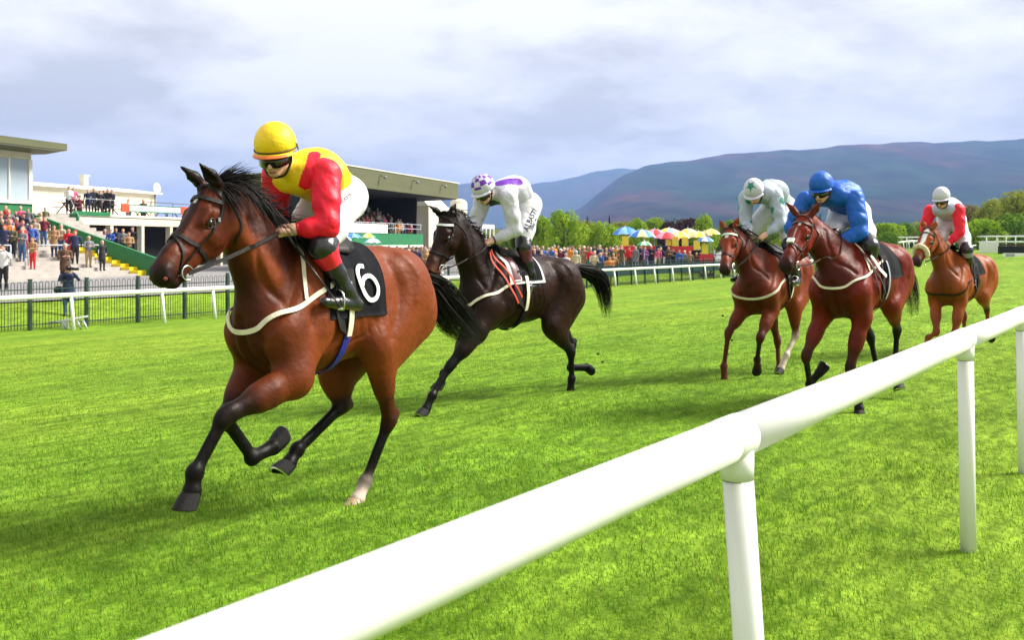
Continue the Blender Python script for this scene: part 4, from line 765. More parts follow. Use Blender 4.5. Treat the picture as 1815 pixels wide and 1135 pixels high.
# ================================================================== umbrellas and bookmakers' pitches
UC = {n: mat('canopy_'+n, c, .6, .05, 3) for n, c in dict(blue=(.04, .22, .70), white=(.78, .78, .78), yellow=(.85, .66, .06), cream=(.80, .72, .35), red=(.65, .03, .04), pink=(.80, .32, .42), lilac=(.50, .38, .66), green=(.05, .42, .16), sky=(.25, .50, .80)).items()}
def umbrella(px, ytop, hw_, Yd, cols, label, tilt=0.0, group='bookmakers\' umbrellas'):
    x = at_px(px, Yd); g = float(T(x, Yd)); zt = EYE+(HY-ytop)/FOC*Yd; R_ = hw_/FOC*Yd*1.05; e = empty('umbrella', (x, Yd, g+.05)); e.rotation_euler = (0, tilt*.4, PR.uniform(0, 6)); tag(e, label, 'umbrella', group); h = zt-g
    for k in range(8):
        V = []; n = 4; a0, a1 = k*math.pi/4, (k+1)*math.pi/4
        for i in range(n+1):
            rr = R_*i/n; zz = h-.62*R_*(i/n)**1.9*.9
            for j in range(4): a = a0+(a1-a0)*j/3; sg = 1-.05*math.sin(math.pi*j/3)*(i/n); V.append((rr*math.cos(a)*sg, rr*math.sin(a)*sg, zz+.05*math.sin(math.pi*j/3)*(i/n)))
        F = [(i*4+j, (i+1)*4+j, (i+1)*4+j+1, i*4+j+1) for i in range(n) for j in range(3)]; mk('canopy_panel', V, F, UC[cols[k % len(cols)]], e, True)
    MB().tube([(0, 0, 0), (0, 0, h+.12)], .028, 8).build('pole', STEELG, e, True)
UL = [(1111, 403, 24, 84, ['blue', 'blue', 'sky'], 'solid blue umbrella at the left end of the row'), (1138, 408, 24, 80, ['white', 'blue', 'cream', 'blue'], 'blue, white and cream striped umbrella second from left'), (1160, 407, 25, 86, ['red', 'pink'], 'red and pink umbrella in the middle of the row'),
  (1178, 412, 23, 81, ['red', 'pink', 'red'], 'deep red tilted umbrella below the pink one'), (1186, 405, 27, 88, ['sky', 'pink', 'cream', 'yellow'], 'large umbrella with pink, sky and yellow panels'), (1203, 411, 22, 84, ['yellow', 'cream'], 'pale yellow umbrella left of the lilac one'), (1222, 406, 22, 86, ['cream', 'lilac', 'yellow'], 'lilac and cream umbrella'),
  (1238, 411, 20, 84, ['cream', 'yellow'], 'cream umbrella right of the lilac one'), (1248, 411, 14, 90, ['pink', 'white', 'red'], 'small pink and white umbrella'), (1260, 407, 17, 84, ['yellow', 'cream', 'yellow'], 'plain yellow umbrella beside the horse head'), (1250, 421, 15, 78, ['white', 'blue', 'sky'], 'low white and blue umbrella near the horse head'), (1142, 429, 13, 74, ['green', 'white', 'green'], 'small low green umbrella in front of the red board'),
  (604, 417, 19, 56, ['white', 'sky'], 'white and sky blue umbrella just right of the leading jockey\'s knee'), (626, 415, 15, 58, ['blue', 'sky'], 'blue umbrella below the white banner'), (652, 415, 15, 60, ['yellow', 'green', 'cream'], 'yellow and green umbrella below the grandstand'), (660, 424, 15, 57, ['white', 'sky', 'white'], 'white umbrella in front of the yellow and green one')]
for i, a in enumerate(UL): umbrella(*a, tilt=(.15 if i in (3, 6) else -.1 if i == 0 else 0))
def pitch(px, Yd, label, board='red', pillar=True):
    x = at_px(px, Yd); g = float(T(x, Yd))+.05; e = empty('bookmaker_stand', (x, Yd, g), PR.uniform(-.2, .2)); tag(e, label, 'betting stand', 'bookmakers\' stands'); c = dict(red=UC['red'], blue=UC['blue'], black=DARKIN)[board]
    MB().box(-.55, .55, -.04, .04, .95, 1.75).build('board', c, e); MB().box(-.5, .5, -.3, .3, 0, .3).build('platform', BROWNP, e)
    for s in (-1, 1): MB().tube([(s*.45, 0, 0), (s*.45, 0, .95)], .025, 6).build('leg', STEELG, e, True)
    if pillar: MB().box(-.4, .1, -.06, .0, 1.76, 2.5).build('light_panel', UC['yellow'], e)
for a in [(1112, 78, 'red betting board with a yellow panel under the blue umbrella'), (1150, 80, 'red betting board under the striped umbrella', 'red', False), (1168, 82, 'blue betting board under the deep red umbrella', 'blue', False), (1176, 79, 'black betting board beside the blue one', 'black', False), (1188, 84, 'black betting board with yellow panel under the pink umbrella', 'black'), (1200, 80, 'red betting board with yellow panel under the pale yellow umbrella'),
  (1217, 82, 'red betting board with yellow panel under the lilac umbrella'), (1238, 80, 'black betting board with yellow panel under the cream umbrella', 'black'), (1253, 78, 'red betting board with yellow panel beside the horse head')]: pitch(*a)
# ================================================================== air
def haze():
    m = bpy.data.materials.new('haze_air'); m.use_nodes = True; nt = m.node_tree; nt.nodes.remove(nt.nodes['Principled BSDF']); v = nt.nodes.new('ShaderNodeVolumePrincipled'); v.inputs['Color'].default_value = (.34, .52, 1.0, 1); v.inputs['Density'].default_value = HAZE; v.inputs['Anisotropy'].default_value = .1
    nt.links.new(v.outputs[0], [n for n in nt.nodes if n.type == 'OUTPUT_MATERIAL'][0].inputs['Volume'])
    b = MB(); b.box(-9500, 9500, -60, 12500, -8, 560); o = b.build('haze', m); tag(o, 'pale blue air haze lying over the whole course and hills', 'haze', kind='stuff')
HAZE = .00013
haze()
# ================================================================== horses
WHITE_STRAP = mat('cream_webbing', (0.72, 0.66, 0.50), 0.6, 0.12, 30, 0.4, 120)
LEATHER = mat('dark_leather', (0.010, 0.008, 0.007), 0.5, 0.3, 40, 0.3, 160, spec=0.25)
BROWN_L = mat('brown_leather', (0.05, 0.02, 0.012), 0.42, 0.3, 40, 0.3, 160)
STEEL = mat('polished_steel', (0.62, 0.61, 0.58), 0.25, 0.1, 30, metal=1.0)
HOOF = mat('hoof_horn', (0.005, 0.004, 0.004), 0.55, 0.45, 18, 0.5, 60, spec=0.25, strain=(4, 4, 14))
HOOF_PALE = mat('pale_hoof_horn', (0.33, 0.22, 0.13), 0.45, 0.3, 18, 0.4, 60)
EYE_M = mat('dark_eye', (0.012, 0.006, 0.004), 0.12, 0.1, 5, coat=0.3)
PINK = mat('nostril_lining', (0.30, 0.06, 0.05), 0.5, 0.3, 20)
BLACKCLOTH = mat('black_cloth', (0.006, 0.006, 0.009), 0.9, 0.3, 25, 0.6, 90, spec=0.15)
WHITECLOTH = mat('white_cloth', (0.80, 0.80, 0.80), 0.8, 0.05, 25, 0.6, 90)
NUMWHITE = mat('number_white', (0.85, 0.85, 0.84), 0.6, 0.03, 25)
BLUE_ELASTIC = mat('blue_elastic', (0.01, 0.015, 0.30), 0.6, 0.5, 60, 0.5, 200)
ORANGE_L = mat('orange_rein_rubber', (0.60, 0.06, 0.02), 0.55, 0.15, 40, 0.4, 150)
FLEECE = mat('cream_sheepskin', (0.72, 0.60, 0.38), 0.95, 0.18, 35, 1.0, 130, sheen=0.5)
def hair_mat(name, col): return mat(name, col, 0.6, 0.5, 3.0, strain=(30, 30, 30), spec=0.18)
MANE_BLACK = hair_mat('black_hair', (0.008, 0.006, 0.006))
MANE_CHEST = hair_mat('chestnut_hair', (0.16, 0.045, 0.015))
def coat_mat(name, rough=0.46):
    m = mat(name, (0.95, 0.95, 0.95), rough, 0.22, 4.5, 0.8, 17, spec=0.15, coat=0.0, attr='coat', col2=(1.0, 1.0, 1.0), detail=7)
    # fine lie of the hair over broad muscle tone
    nt = m.node_tree; b = nt.nodes['Principled BSDF']
    n = nt.nodes.new('ShaderNodeTexNoise'); n.inputs['Scale'].default_value = 70; n.inputs['Detail'].default_value = 3
    mp = nt.nodes.new('ShaderNodeMapping'); mp.inputs['Scale'].default_value = (0.35, 1, 1.0)
    tc = nt.nodes.new('ShaderNodeTexCoord'); nt.links.new(tc.outputs['Object'], mp.inputs[0]); nt.links.new(mp.outputs[0], n.inputs['Vector'])
    rr = nt.nodes.new('ShaderNodeMapRange'); rr.inputs[3].default_value = rough-0.1; rr.inputs[4].default_value = rough+0.16
    nt.links.new(n.outputs['Fac'], rr.inputs[0]); nt.links.new(rr.outputs[0], b.inputs['Roughness'])
    return m
COAT = coat_mat('horse_coat')
def unit(v): v = np.array(v, float); return v/np.linalg.norm(v)
class Rig:
    """a frame standing on the turf: x forwards, y to the animal's left, z up"""
    def __init__(s, a, px, Y, z0=0.0):
        a = math.radians(a); s.O = np.array([at_px(px, Y), Y, z0]); s.F = np.array([-math.sin(a), -math.cos(a), 0]); s.L = np.array([math.cos(a), -math.sin(a), 0])
        s.Up = np.array([0, 0, 1.0]); s.rz = math.atan2(-math.cos(a), -math.sin(a)); s.C = np.array([0, 0, EYE])
    def ray(s, px, py):
        d = np.array([(px-CX)/FOC, 1, -(py-HY)/FOC]); w = s.C-s.O
        return np.array([w@s.F, w@s.L, w@s.Up]), np.array([d@s.F, d@s.L, d@s.Up])
    def pt(s, q):
        if q[0] == 'p': c, n = q[3], 1
        elif q[0] == 'f': c, n = q[3], 0
        else: return np.array(q, float)
        o, d = s.ray(q[1], q[2]); t = (c-o[n])/d[n]; return o+t*d
    def hit(s, sdf, px, py, off=0.004):
        o, d = s.ray(px, py); d = d/np.linalg.norm(d)
        o = o+d*(np.linalg.norm(s.C-s.O)-2.6)
        r = sdf.march(o, d, off)[0]
        if abs(r[1]) > .6 or sdf.ev(r[None])[0]-off > .03: print('miss', px, py)
        return r
def strands(name, roots, dirs, lens, m, parent, w=0.004, seg=6, grav=0.25, jit=0.25, curl=0.0, seed=1):
    r = np.random.default_rng(seed); n = len(roots); P = np.array(roots, float); D = np.array(dirs, float)
    D = D/np.linalg.norm(D, axis=1, keepdims=True)+r.normal(0, jit, (n, 3)); D /= np.linalg.norm(D, axis=1, keepdims=True)
    L = np.array(lens)[:, None]/seg; side = np.cross(D, r.normal(0, 1, (n, 3))); side /= np.linalg.norm(side, axis=1, keepdims=True)
    rows = []; ph = r.uniform(0, 6.28, (n, 1))
    for k in range(seg+1):
        t = k/seg; ww = w*(1-t**1.5)+0.0006
        rows.append((P-side*ww/2, P+side*ww/2))
        D = D+np.array([0, 0, -1.0])*grav/seg+side*np.sin(ph+t*5)*curl+r.normal(0, 0.035, (n, 3)); D /= np.linalg.norm(D, axis=1, keepdims=True); P = P+D*L
    V = np.stack([np.stack(rw, 1) for rw in rows], 1).reshape(n, -1, 3)
    nb = 2*(seg+1); b = (np.arange(n)*nb)[:, None, None]
    q = np.array([[2*k, 2*k+1, 2*k+3, 2*k+2] for k in range(seg)])[None]
    return mk(name, V.reshape(-1, 3), (b+q).reshape(-1, 4), m, parent, True)
def hoof(parent, c, d, m, size=1.0, toe=None):
    """truncated horn cone with a flat sole and a pale shoe"""
    d = unit(d); c = np.array(c); fwd = np.array([1.0, 0, 0]) if toe is None else unit(toe)
    s_ = unit(np.cross(d, fwd)) if abs(d@fwd) < 0.98 else np.array([0, 1.0, 0]); f = np.cross(s_, d)
    if f@fwd < 0: f = -f
    V = []; F = []; n = 18; rings = [(-0.012, 0.040), (0.004, 0.046), (0.035, 0.052), (0.070, 0.056), (0.076, 0.057), (0.076, 0.055), (0.081, 0.055), (0.081, 0.040)]
    mi = []
    for (h, r) in rings:
        for k in range(n):
            a = 2*math.pi*k/n; ca, sa = math.cos(a), math.sin(a)
            sh = h*(1.0 if ca > 0 else 0.62+0.38*(1+ca))*.9
            rr = r*(1.0 if ca > -0.3 else 0.86)
            V.append(c+size*(d*sh+f*(rr*ca*1.06+h*0.28)+s_*rr*sa*0.94))
    for i in range(len(rings)-1):
        for k in range(n): F.append((i*n+k, i*n+(k+1) % n, (i+1)*n+(k+1) % n, (i+1)*n+k)); mi.append(1 if i >= 5 else 0)
    F.append(tuple(range(n))); F.append(tuple((len(rings)-1)*n+k for k in range(n))[::-1]); mi += [0, 0]
    return mk('hoof', V, F, [m, STEEL], parent, True, mi)
H_GROOVES = [  # centre line in trunk coordinates, depth, width (mirrored)
 ([(1.00, .10, 1.58), (1.13, .2, 1.40), (1.24, .2, 1.24), (1.30, .12, 1.12)], .016, .028),
 ([(.84, .2, 1.52), (.80, .27, 1.34), (.80, .28, 1.16), (.90, .24, 1.02), (1.0, .2, .93)], .018, .022),
 ([(1.36, 0, 1.22), (1.33, 0, 1.08), (1.22, 0, .93)], .024, .030), ([(1.34, .1, 1.14), (1.24, .11, 1.00), (1.14, .12, .92)], .014, .022),
 ([(.24, .2, 1.52), (.20, .27, 1.34), (.26, .27, 1.16), (.36, .22, 1.05)], .020, .045), ([(-.24, .14, 1.46), (-.18, .24, 1.30), (-.10, .26, 1.12), (-.02, .24, .98)], .011, .018),
 ([(1.08, .16, 1.50), (1.00, .23, 1.34), (1.06, .25, 1.18)], .007, .016), ([(.10, .2, 1.56), (.02, .26, 1.42), (.06, .28, 1.28)], -.010, .030),
 ([(.92, .25, 1.30), (.98, .27, 1.14)], -.012, .035), ([(.45, .27, 1.16), (.62, .29, 1.05), (.80, .28, 1.0)], .006, .014),
 ([(-.22, 0, 1.60), (0, 0, 1.66), (.2, 0, 1.64)], .010, .028)]+[([(x+.03, .28, 1.42), (x, .32, 1.28), (x-.05, .30, 1.10)], .0032, .011) for x in (.72, .65, .58, .51, .44, .37)]
def sculpt(S, V, G, q, n1, hw):
    out = np.zeros(len(V))
    def seg(P, dep, w):
        P = catmull(P, 6); P, _ = S.snap(P, 0, 5); lo = P.min(0)-4*w; hi = P.max(0)+4*w
        m = np.where(((V > lo) & (V < hi)).all(1))[0]
        if not len(m): return
        D = np.full(len(m), 9.0)
        for a, b in zip(P[:-1], P[1:]):
            ab = b-a; t = np.clip(((V[m]-a)@ab)/(ab@ab+1e-9), 0, 1); D = np.minimum(D, np.linalg.norm(V[m]-a-t[:, None]*ab, axis=1))
        out[m] -= dep*np.exp(-(D/w)**2)
    for P, dep, w in G:
        for s_ in (1, -1): seg([q(x, y*s_, z) for (x, y, z) in P], dep*(1 if P[0][1] or P[1][1] else .5), w)
    for s_ in (1, -1):
        jug = [hw(.0, .07*s_, -.27), n1+np.array([.06, .10*s_, -.13]), q(1.20, .13*s_, 1.30)]
        seg(jug, .012, .022); seg([hw(.26, .066*s_, -.085), hw(.40, .05*s_, -.09)], -.004, .008); seg([hw(.28, .06*s_, -.03), hw(.42, .05*s_, -.045)], .004, .014)
        seg([hw(.10, .08*s_, -.08), hw(.13, .085*s_, -.045)], .008, .018); seg([hw(.13, .07*s_, -.20), hw(.22, .07*s_, -.21), hw(.30, .05*s_, -.20)], -.003, .012)
    m = np.where(out != 0)[0]
    V = V.copy(); V[m] += S.grad(V[m])*out[m][:, None]; return V
def build_horse(c):
    R = Rig(c['a'], c['px'], c['Y'], float(T(at_px(c['px'], c['Y']), c['Y']))); h = empty('race_horse', R.O, R.rz)
    tag(h, c['label'], 'horse', 'race horses galloping on the turf')
    S = SDF(0.07); dz = c.get('dz', 0.0); sx = c.get('sx', 1.0); B = c['body']; K = c['points']; tilt = c.get('tilt', 0.0); w = c.get('wid', 1.0)
    def q(x, y, z): return (x*sx, y*w, z+dz+tilt*x)
    def tr(a, b, ra, rb, sy=1, **kw): S.rc(q(*a), q(*b), ra, rb, sy*w, **kw)
    # trunk
    FRONT_SHADE = c.get('front', B)  # chest and shoulder shade painted into the coat; flanks stay brighter
    tr((1.06, 0, 1.22), (.80, 0, 1.255), .27, .36, .74); tr((1.10, 0, 1.22), (1.02, 0, 1.22), .265, .275, .735, tagv=FRONT_SHADE); tr((.80, 0, 1.255), (.45, 0, 1.285), .36, .335, .80)
    tr((.45, 0, 1.285), (.15, 0, 1.34), .335, .265, .86); tr((.15, 0, 1.35), (-.06, 0, 1.335), .262, .265, .95)
    tr((.58, 0, 1.50), (.98, 0, 1.535), .10, .105, .62)
    for s in (1, -1):
        tr((-.01, .13*s, 1.38), (-.11, .125*s, 1.22), .205, .185, .8); tr((-.11, .12*s, 1.22), (-.17, .10*s, 1.16), .16, .12, .8)
        tr((.18, .17*s, 1.43), (.05, .15*s, 1.45), .07, .10)
        tr((.90, .13*s, 1.46), (1.16, .16*s, 1.16), .12, .145, .75, k=.05); tr((1.18, .09*s, 1.12), (1.06, .08*s, 1.0), .13, .12, .9, tagv=FRONT_SHADE)
        tr((.86, .165*s, 1.36), (.92, .19*s, 1.14), .12, .13, .6, k=.04)
    # neck
    NK = c.get('neckcol', B)  # darker neck hair, deepened further with painted shade
    poll = R.pt(c['poll']); nose = R.pt(c['nose']); yaw = math.radians(c.get('yaw', 0)); roll = math.radians(c.get('roll', 0))
    ex = unit(nose-poll) if c.get('head_dir') is None else unit(c['head_dir'])
    ez = unit(np.cross(ex, np.array([0, 1.0, 0]))); ez = ez if ez[2] > 0 else -ez
    ey = np.cross(ez, ex)
    if yaw:
        Rz = np.array([[math.cos(yaw), -math.sin(yaw), 0], [math.sin(yaw), math.cos(yaw), 0], [0, 0, 1]]); ex, ey, ez = Rz@ex, Rz@ey, Rz@ez
    HF = (np.stack([ex, ey, ez], 1), poll); hl = c.get('hl', 1.0)
    hw = lambda x, y, z: poll+hl*(ex*x+ey*y+ez*z)
    n2 = hw(.02, 0, -.19); wth = np.array(q(1.0, 0, 1.42)); n1 = wth*0.5+n2*0.5+np.array([.03, 0, -.005])
    NW = c.get('neck_w', 1.0); S.rc(q(.98, 0, 1.36), n1, .255*NW, .175*NW, .56, k=.09, tagv=NK); S.rc(n1, n2, .172*NW, .128*NW, .62, k=.07, tagv=NK)
    S.rc(n1+np.array([-.05, 0, .10]), hw(-.06, 0, -.10), .065, .06, .7, k=.06)
    S.rc(q(1.18, 0, 1.16), n1+np.array([.06, 0, -.10]), .12, .085, .8, k=.07, tagv=FRONT_SHADE)
    for s in (1, -1): S.rc(hw(.06, .045*s, -.18), n1*.55+wth*.45+np.array([.08, .085*s, -.08]), .045, .06, .8, k=.05)
    # head
    HC = c.get('headcol', B)
    def hd(a, b, ra, rb, sy=1, k=.035, tagv=None, op='u'):
        S.rc(np.array(a)*hl, np.array(b)*hl, ra*hl, rb*hl, sy, HF, HC if tagv is None else tagv, k, op)
    MZ = c.get('muzzle', K); MB_ = tuple(.6*np.array(B)+.4*np.array(MZ))
    hd((.05, 0, -.085), (.12, 0, -.09), .095, .092, .86); hd((.12, 0, -.085), (.45, 0, -.062), .090, .056, .76)
    hd((.45, 0, -.065), (.50, 0, -.069), .058, .057, .92, tagv=MB_); hd((.525, 0, -.07), (.548, 0, -.073), .056, .055, .92, tagv=MZ); hd((.56, 0, -.105), (.555, 0, -.125), .038, .03, 1.1, tagv=MZ, k=.03)
    hd((.12, 0, -.19), (.22, 0, -.19), .112, .092, .52); hd((.20, 0, -.18), (.50, 0, -.125), .085, .042, .6); hd((.50, 0, -.15), (.535, 0, -.155), .034, .028, 1.1, tagv=MZ, k=.02)
    for s in (1, -1):
        hd((.13, .05*s, -.155), (.20, .052*s, -.16), .082, .07, .42, k=.03)
        hd((.165, .068*s, -.042), (.235, .062*s, -.05), .026, .018, 1, k=.02); hd((.23, .068*s, -.10), (.40, .046*s, -.10), .016, .010, 1, k=.03)
        hd((.545, .036*s, -.045), (.575, .040*s, -.075), .024, .026, .9, k=.018, tagv=MZ)
        hd((.20, .095*s, -.078), (.215, .095*s, -.078), .018, .018, 1, k=.02, op='s')
        hd((.592, .052*s, -.052), (.60, .054*s, -.085), .013, .018, .8, k=.008, op='s')
    hd((.50, -.08, -.128), (.50, .08, -.128), .004, .004, 1, k=.012, op='s'); hd((.60, 0, -.128), (.47, 0, -.126), .003, .003, 6, k=.012, op='s')
    # ears
    er = c.get('ears', [(-.10, .055, .16), (-.10, -.055, .16)])
    for e_, s in zip(er, (1, -1)):
        b0 = hw(.00, .052*s, -.03); t0 = R.pt(e_) if isinstance(e_[0], str) else hw(*e_)
        d = t0-b0; m0 = b0+d*.45
        fo = unit(np.cross(np.cross(d, ex+ey*s*.5), d)); fo = fo if fo@(ex+ey*s*.3) > 0 else -fo
        S.rc(b0, m0, .024*hl, .036*hl, 1, None, c.get('ear_tag', K), .02); S.rc(m0, t0, .035*hl, .004, 1, None, c.get('ear_tag', K), .01)
        S.rc(m0-d*.02+fo*.027*hl, m0+d*.44+fo*.014*hl, .022*hl, .006, 1, None, None, .006, 's')
    # legs
    hoofs = []
    for nm, fore, s in (('LF', 1, 1), ('RF', 1, -1), ('LH', 0, 1), ('RH', 0, -1)):
        J = [R.pt(v) for v in c[nm]]; e0, k0, f0, h0 = J; pk = c.get('legtag', {}).get(nm, {})
        low = pk.get('low', K); mid = pk.get('mid', K); past = pk.get('past', K)
        ln = lambda a, b, t: a+(b-a)*t
        if fore:
            sh = np.array(q(1.17, .16*s, 1.14)); S.rc(sh, e0, .135, .10, .78, k=.06, tagv=tuple((np.array(B)+np.array(FRONT_SHADE))/2))
            tri = np.array(q(.95, .19*s, 1.17)); S.rc(tri, e0+np.array([-.03, 0, .03]), .13, .085, .7, k=.05)
            bk = unit(np.cross(np.cross(k0-e0, np.array([1.0, 0, 0])), k0-e0)) if True else 0
            S.rc(e0, ln(e0, k0, .5), .092, .068, .82, tagv=B); S.rc(ln(e0, k0, .4), k0, .070, .046, .85, tagv=mid)
            S.rc(ln(e0, k0, .95), ln(k0, f0, .10), .050, .044, .92, k=.03, tagv=low)
            ra, rb = .0375, .033
        else:
            hp = np.array(q(-.02, .15*s, 1.28)); bt = np.array(q(-.20, .115*s, 1.14))
            if c.get('reach', {}).get(nm): bt = ln(bt, e0, .25)
            S.rc(hp, e0, .20, .118, .72, k=.08); S.rc(bt, ln(e0, k0, .35), .15, .082, .72, k=.07); S.rc(hp*.5+bt*.5, ln(e0, k0, .15), .19, .12, .65, k=.07)
            S.rc(e0, ln(e0, k0, .55), .112, .068, .72, k=.05, tagv=B); S.rc(ln(e0, k0, .5), k0, .066, .050, .72, tagv=mid)
            cal = k0-unit(f0-k0)*.065-unit(np.cross(np.cross(f0-k0, e0-k0), f0-k0))*(-.035) if False else k0+(-unit(f0-k0)*.055)+unit(np.cross(f0-k0, np.cross(e0-k0, f0-k0)))*(-.035)
            S.rc(ln(e0, k0, .62), cal, .030, .026, .7, k=.025, tagv=mid); S.rc(cal, k0, .027, .045, .8, k=.025, tagv=mid); S.rc(k0, ln(k0, f0, .12), .050, .043, .82, k=.03, tagv=low)
            ra, rb = .0385, .034
        dd = unit(f0-k0); bkv = np.cross(dd, np.cross(np.array([-1.0, 0, -.2]), dd)); bkv = unit(bkv)
        S.rc(ln(k0, f0, .08), ln(k0, f0, .93), ra, rb, .74, k=.02, tagv=low); S.rc(ln(k0, f0, .12)+bkv*.018, ln(k0, f0, .9)+bkv*.02, .020, .021, .7, k=.015, tagv=low)
        S.ball(f0, .048, .88, k=.02, tagv=past if pk.get('sock') else low); S.ball(f0+bkv*.022-dd*.006, .026, .9, k=.02, tagv=past if pk.get('sock') else low)
        pd = unit(h0-f0); ct = h0-pd*.055; S.rc(f0, ct, .038, .043, .9, k=.02, tagv=past); S.rc(ct-pd*.012, ct, .049, .050, .95, k=.012, tagv=past)
        hoofs.append((ct, pd, HOOF_PALE if pk.get('pale') else HOOF, k0, f0))
    # dock of the tail
    td = unit(R.pt(c['tail'][1])-R.pt(c['tail'][0])) ; t0 = np.array(q(-.24, 0, 1.44))
    S.rc(t0, t0+td*.14, .05, .03, .9, k=.05)
    vox = c['vox']; V, F = S.mesh(vox); V = relax(V, F, 2, .4)
    V = sculpt(S, V, H_GROOVES, q, n1, hw)
    C = S.tags(V, B, .014); hv = (V-poll)@HF[0]/hl
    for (cx, cy, rx, ry, col) in c.get('face_marks', []):
        d = ((hv[:, 0]-cx)/rx)**2+((hv[:, 1]-cy)/ry)**2; m = np.clip((1.15-d)*5, 0, 1)*(hv[:, 2] > -.09)*(hv[:, 0] > 0); m = m[:, None]; C = C*(1-m)+np.array(col)*m
    # darker dorsal hair under the mane, belongs to the coat
    body = mk('body', V, F, COAT, h, True, attr={'coat': np.concatenate([C, np.ones((len(C), 1))], 1)})
    for (ct, pd, hm, k0, f0) in hoofs: hoof(h, ct, pd, hm, c.get('hoofs', 1.0), toe=np.array([1.0, 0, 0.0])-pd*pd[0])
    for s in (1, -1):
        ec = hw(.207, .070*s, -.078); e = MB(); e.ball(ec, .0225*hl, 14, 9); e.build('eye', EYE_M, h, True)
        # lids
        up = [hw(.178, .083*s, -.083), hw(.195, .094*s, -.060), hw(.218, .091*s, -.061), hw(.240, .078*s, -.080)]
        dn = [hw(.178, .083*s, -.083), hw(.198, .093*s, -.098), hw(.220, .089*s, -.098), hw(.240, .078*s, -.080)]
        lm = mat('eyelid_skin', (0.02, 0.012, 0.010), 0.5)
        MB().tube(catmull(up, 4), .004, 6).tube(catmull(dn, 4), .003, 6).build('eyelid', lm, h, True)
    if c.get('pink'):
        for s in (1, -1): MB().ball(hw(.578, .046*s, -.068), .013, 8, 6).build('nostril_lining', PINK, h, True)
    # mane along the crest
    n = c.get('mane_n', 420); r = np.random.default_rng(c['seed']); t = r.uniform(0, c.get('mane_to', 1), n)
    cr = catmull([hw(.03, 0, .01), hw(-.06, 0, -.015), n1+np.array([-.085, 0, .135]), wth*.72+n1*.28+np.array([-.14, 0, .13]), np.array(q(.93, 0, 1.62))], 10)
    ti = t*(len(cr)-1); i0 = np.minimum(ti.astype(int), len(cr)-2); root = cr[i0]+(cr[i0+1]-cr[i0])*(ti-i0)[:, None]
    root, nn = S.snap(root, -.004); 
    fl = np.array(c.get('mane_dir', (-.8, .25, .55))); spread = c.get('mane_spread', .3)
    mm = c.get('mane_mat', MANE_BLACK)
    mn = strands('mane', root, np.tile(fl, (n, 1))+nn*.25+np.stack([0*t, r.normal(0, spread, n), r.normal(0, spread*.8, n)], 1), r.uniform(.13, .30, n)*c.get('mane_len', 1), mm, h, w=c.get('mane_w', .006), seg=7, grav=c.get('mane_grav', .5), jit=.15, curl=.05, seed=c['seed']+3)
    # short hair lying along the crest and down the near side
    n_ = n//2; t = r.uniform(0, .72, n_); ti = t*(len(cr)-1); i0 = np.minimum(ti.astype(int), len(cr)-2); root = cr[i0]+(cr[i0+1]-cr[i0])*(ti-i0)[:, None]
    root, nn = S.snap(root, 0.0)
    strands('mane', root, np.tile(np.array([-.5, c.get('mane_side', .8), .15]), (n_, 1)), r.uniform(.09, .2, n_)*c.get('side_len', 1), mm, h, w=c.get('mane_w', .006), seg=6, grav=1.6, jit=.2, curl=.03, seed=c['seed']+5)
    # tail: a sheaf of long hair
    tp = catmull([R.pt(v) for v in c['tail']], 10); tp = np.vstack([t0+td*.02, tp]) ; nt_ = c.get('tail_n', 520)
    ln = np.linspace(0, 1, len(tp)); wd = c.get('tail_w', .07); seg = len(tp)
    a = r.uniform(0, 6.283, nt_); rad = np.sqrt(r.uniform(0, 1, nt_)); L0 = r.uniform(.72, 1.0, nt_); rows = []
    u1 = np.array([0, 1.0, 0]); u2 = unit(np.cross(tp[-1]-tp[0], u1)); sd = r.normal(0, 1, (nt_, 3)); sd /= np.linalg.norm(sd, axis=1, keepdims=True); ph = r.uniform(0, 6.28, nt_)
    for k in range(seg+1):
        tt = k/seg*L0; x = np.stack([np.interp(tt, ln, tp[:, i]) for i in range(3)], 1)
        prof = wd*(0.35+1.0*np.sin(np.pi*np.clip(tt*.9+.05, 0, 1))**.8)+wd*.5*np.maximum(tt-.7, 0)
        x = x+(u1*np.cos(a)[:, None]+u2*np.sin(a)[:, None])*(rad*prof)[:, None]+u2*(np.sin(ph+tt*6)*.012)[:, None]+u1*(np.cos(ph*1.7+tt*5)*.012)[:, None]
        ww = c.get('tail_sw', .006)*(1-.85*k/seg); rows.append((x-sd*ww/2, x+sd*ww/2))
    Vt = np.stack([np.stack(w_, 1) for w_ in rows], 1).reshape(nt_, -1, 3); nb = 2*(seg+1)
    qd = np.array([[2*k, 2*k+1, 2*k+3, 2*k+2] for k in range(seg)])[None]; b_ = (np.arange(nt_)*nb)[:, None, None]
    mk('tail', Vt.reshape(-1, 3), (b_+qd).reshape(-1, 4), mm, h, True)
    return dict(rig=R, e=h, S=S, hw=hw, ex=ex, ey=ey, ez=ez, q=q, poll=poll, hl=hl, wth=wth, n1=n1, c=c)
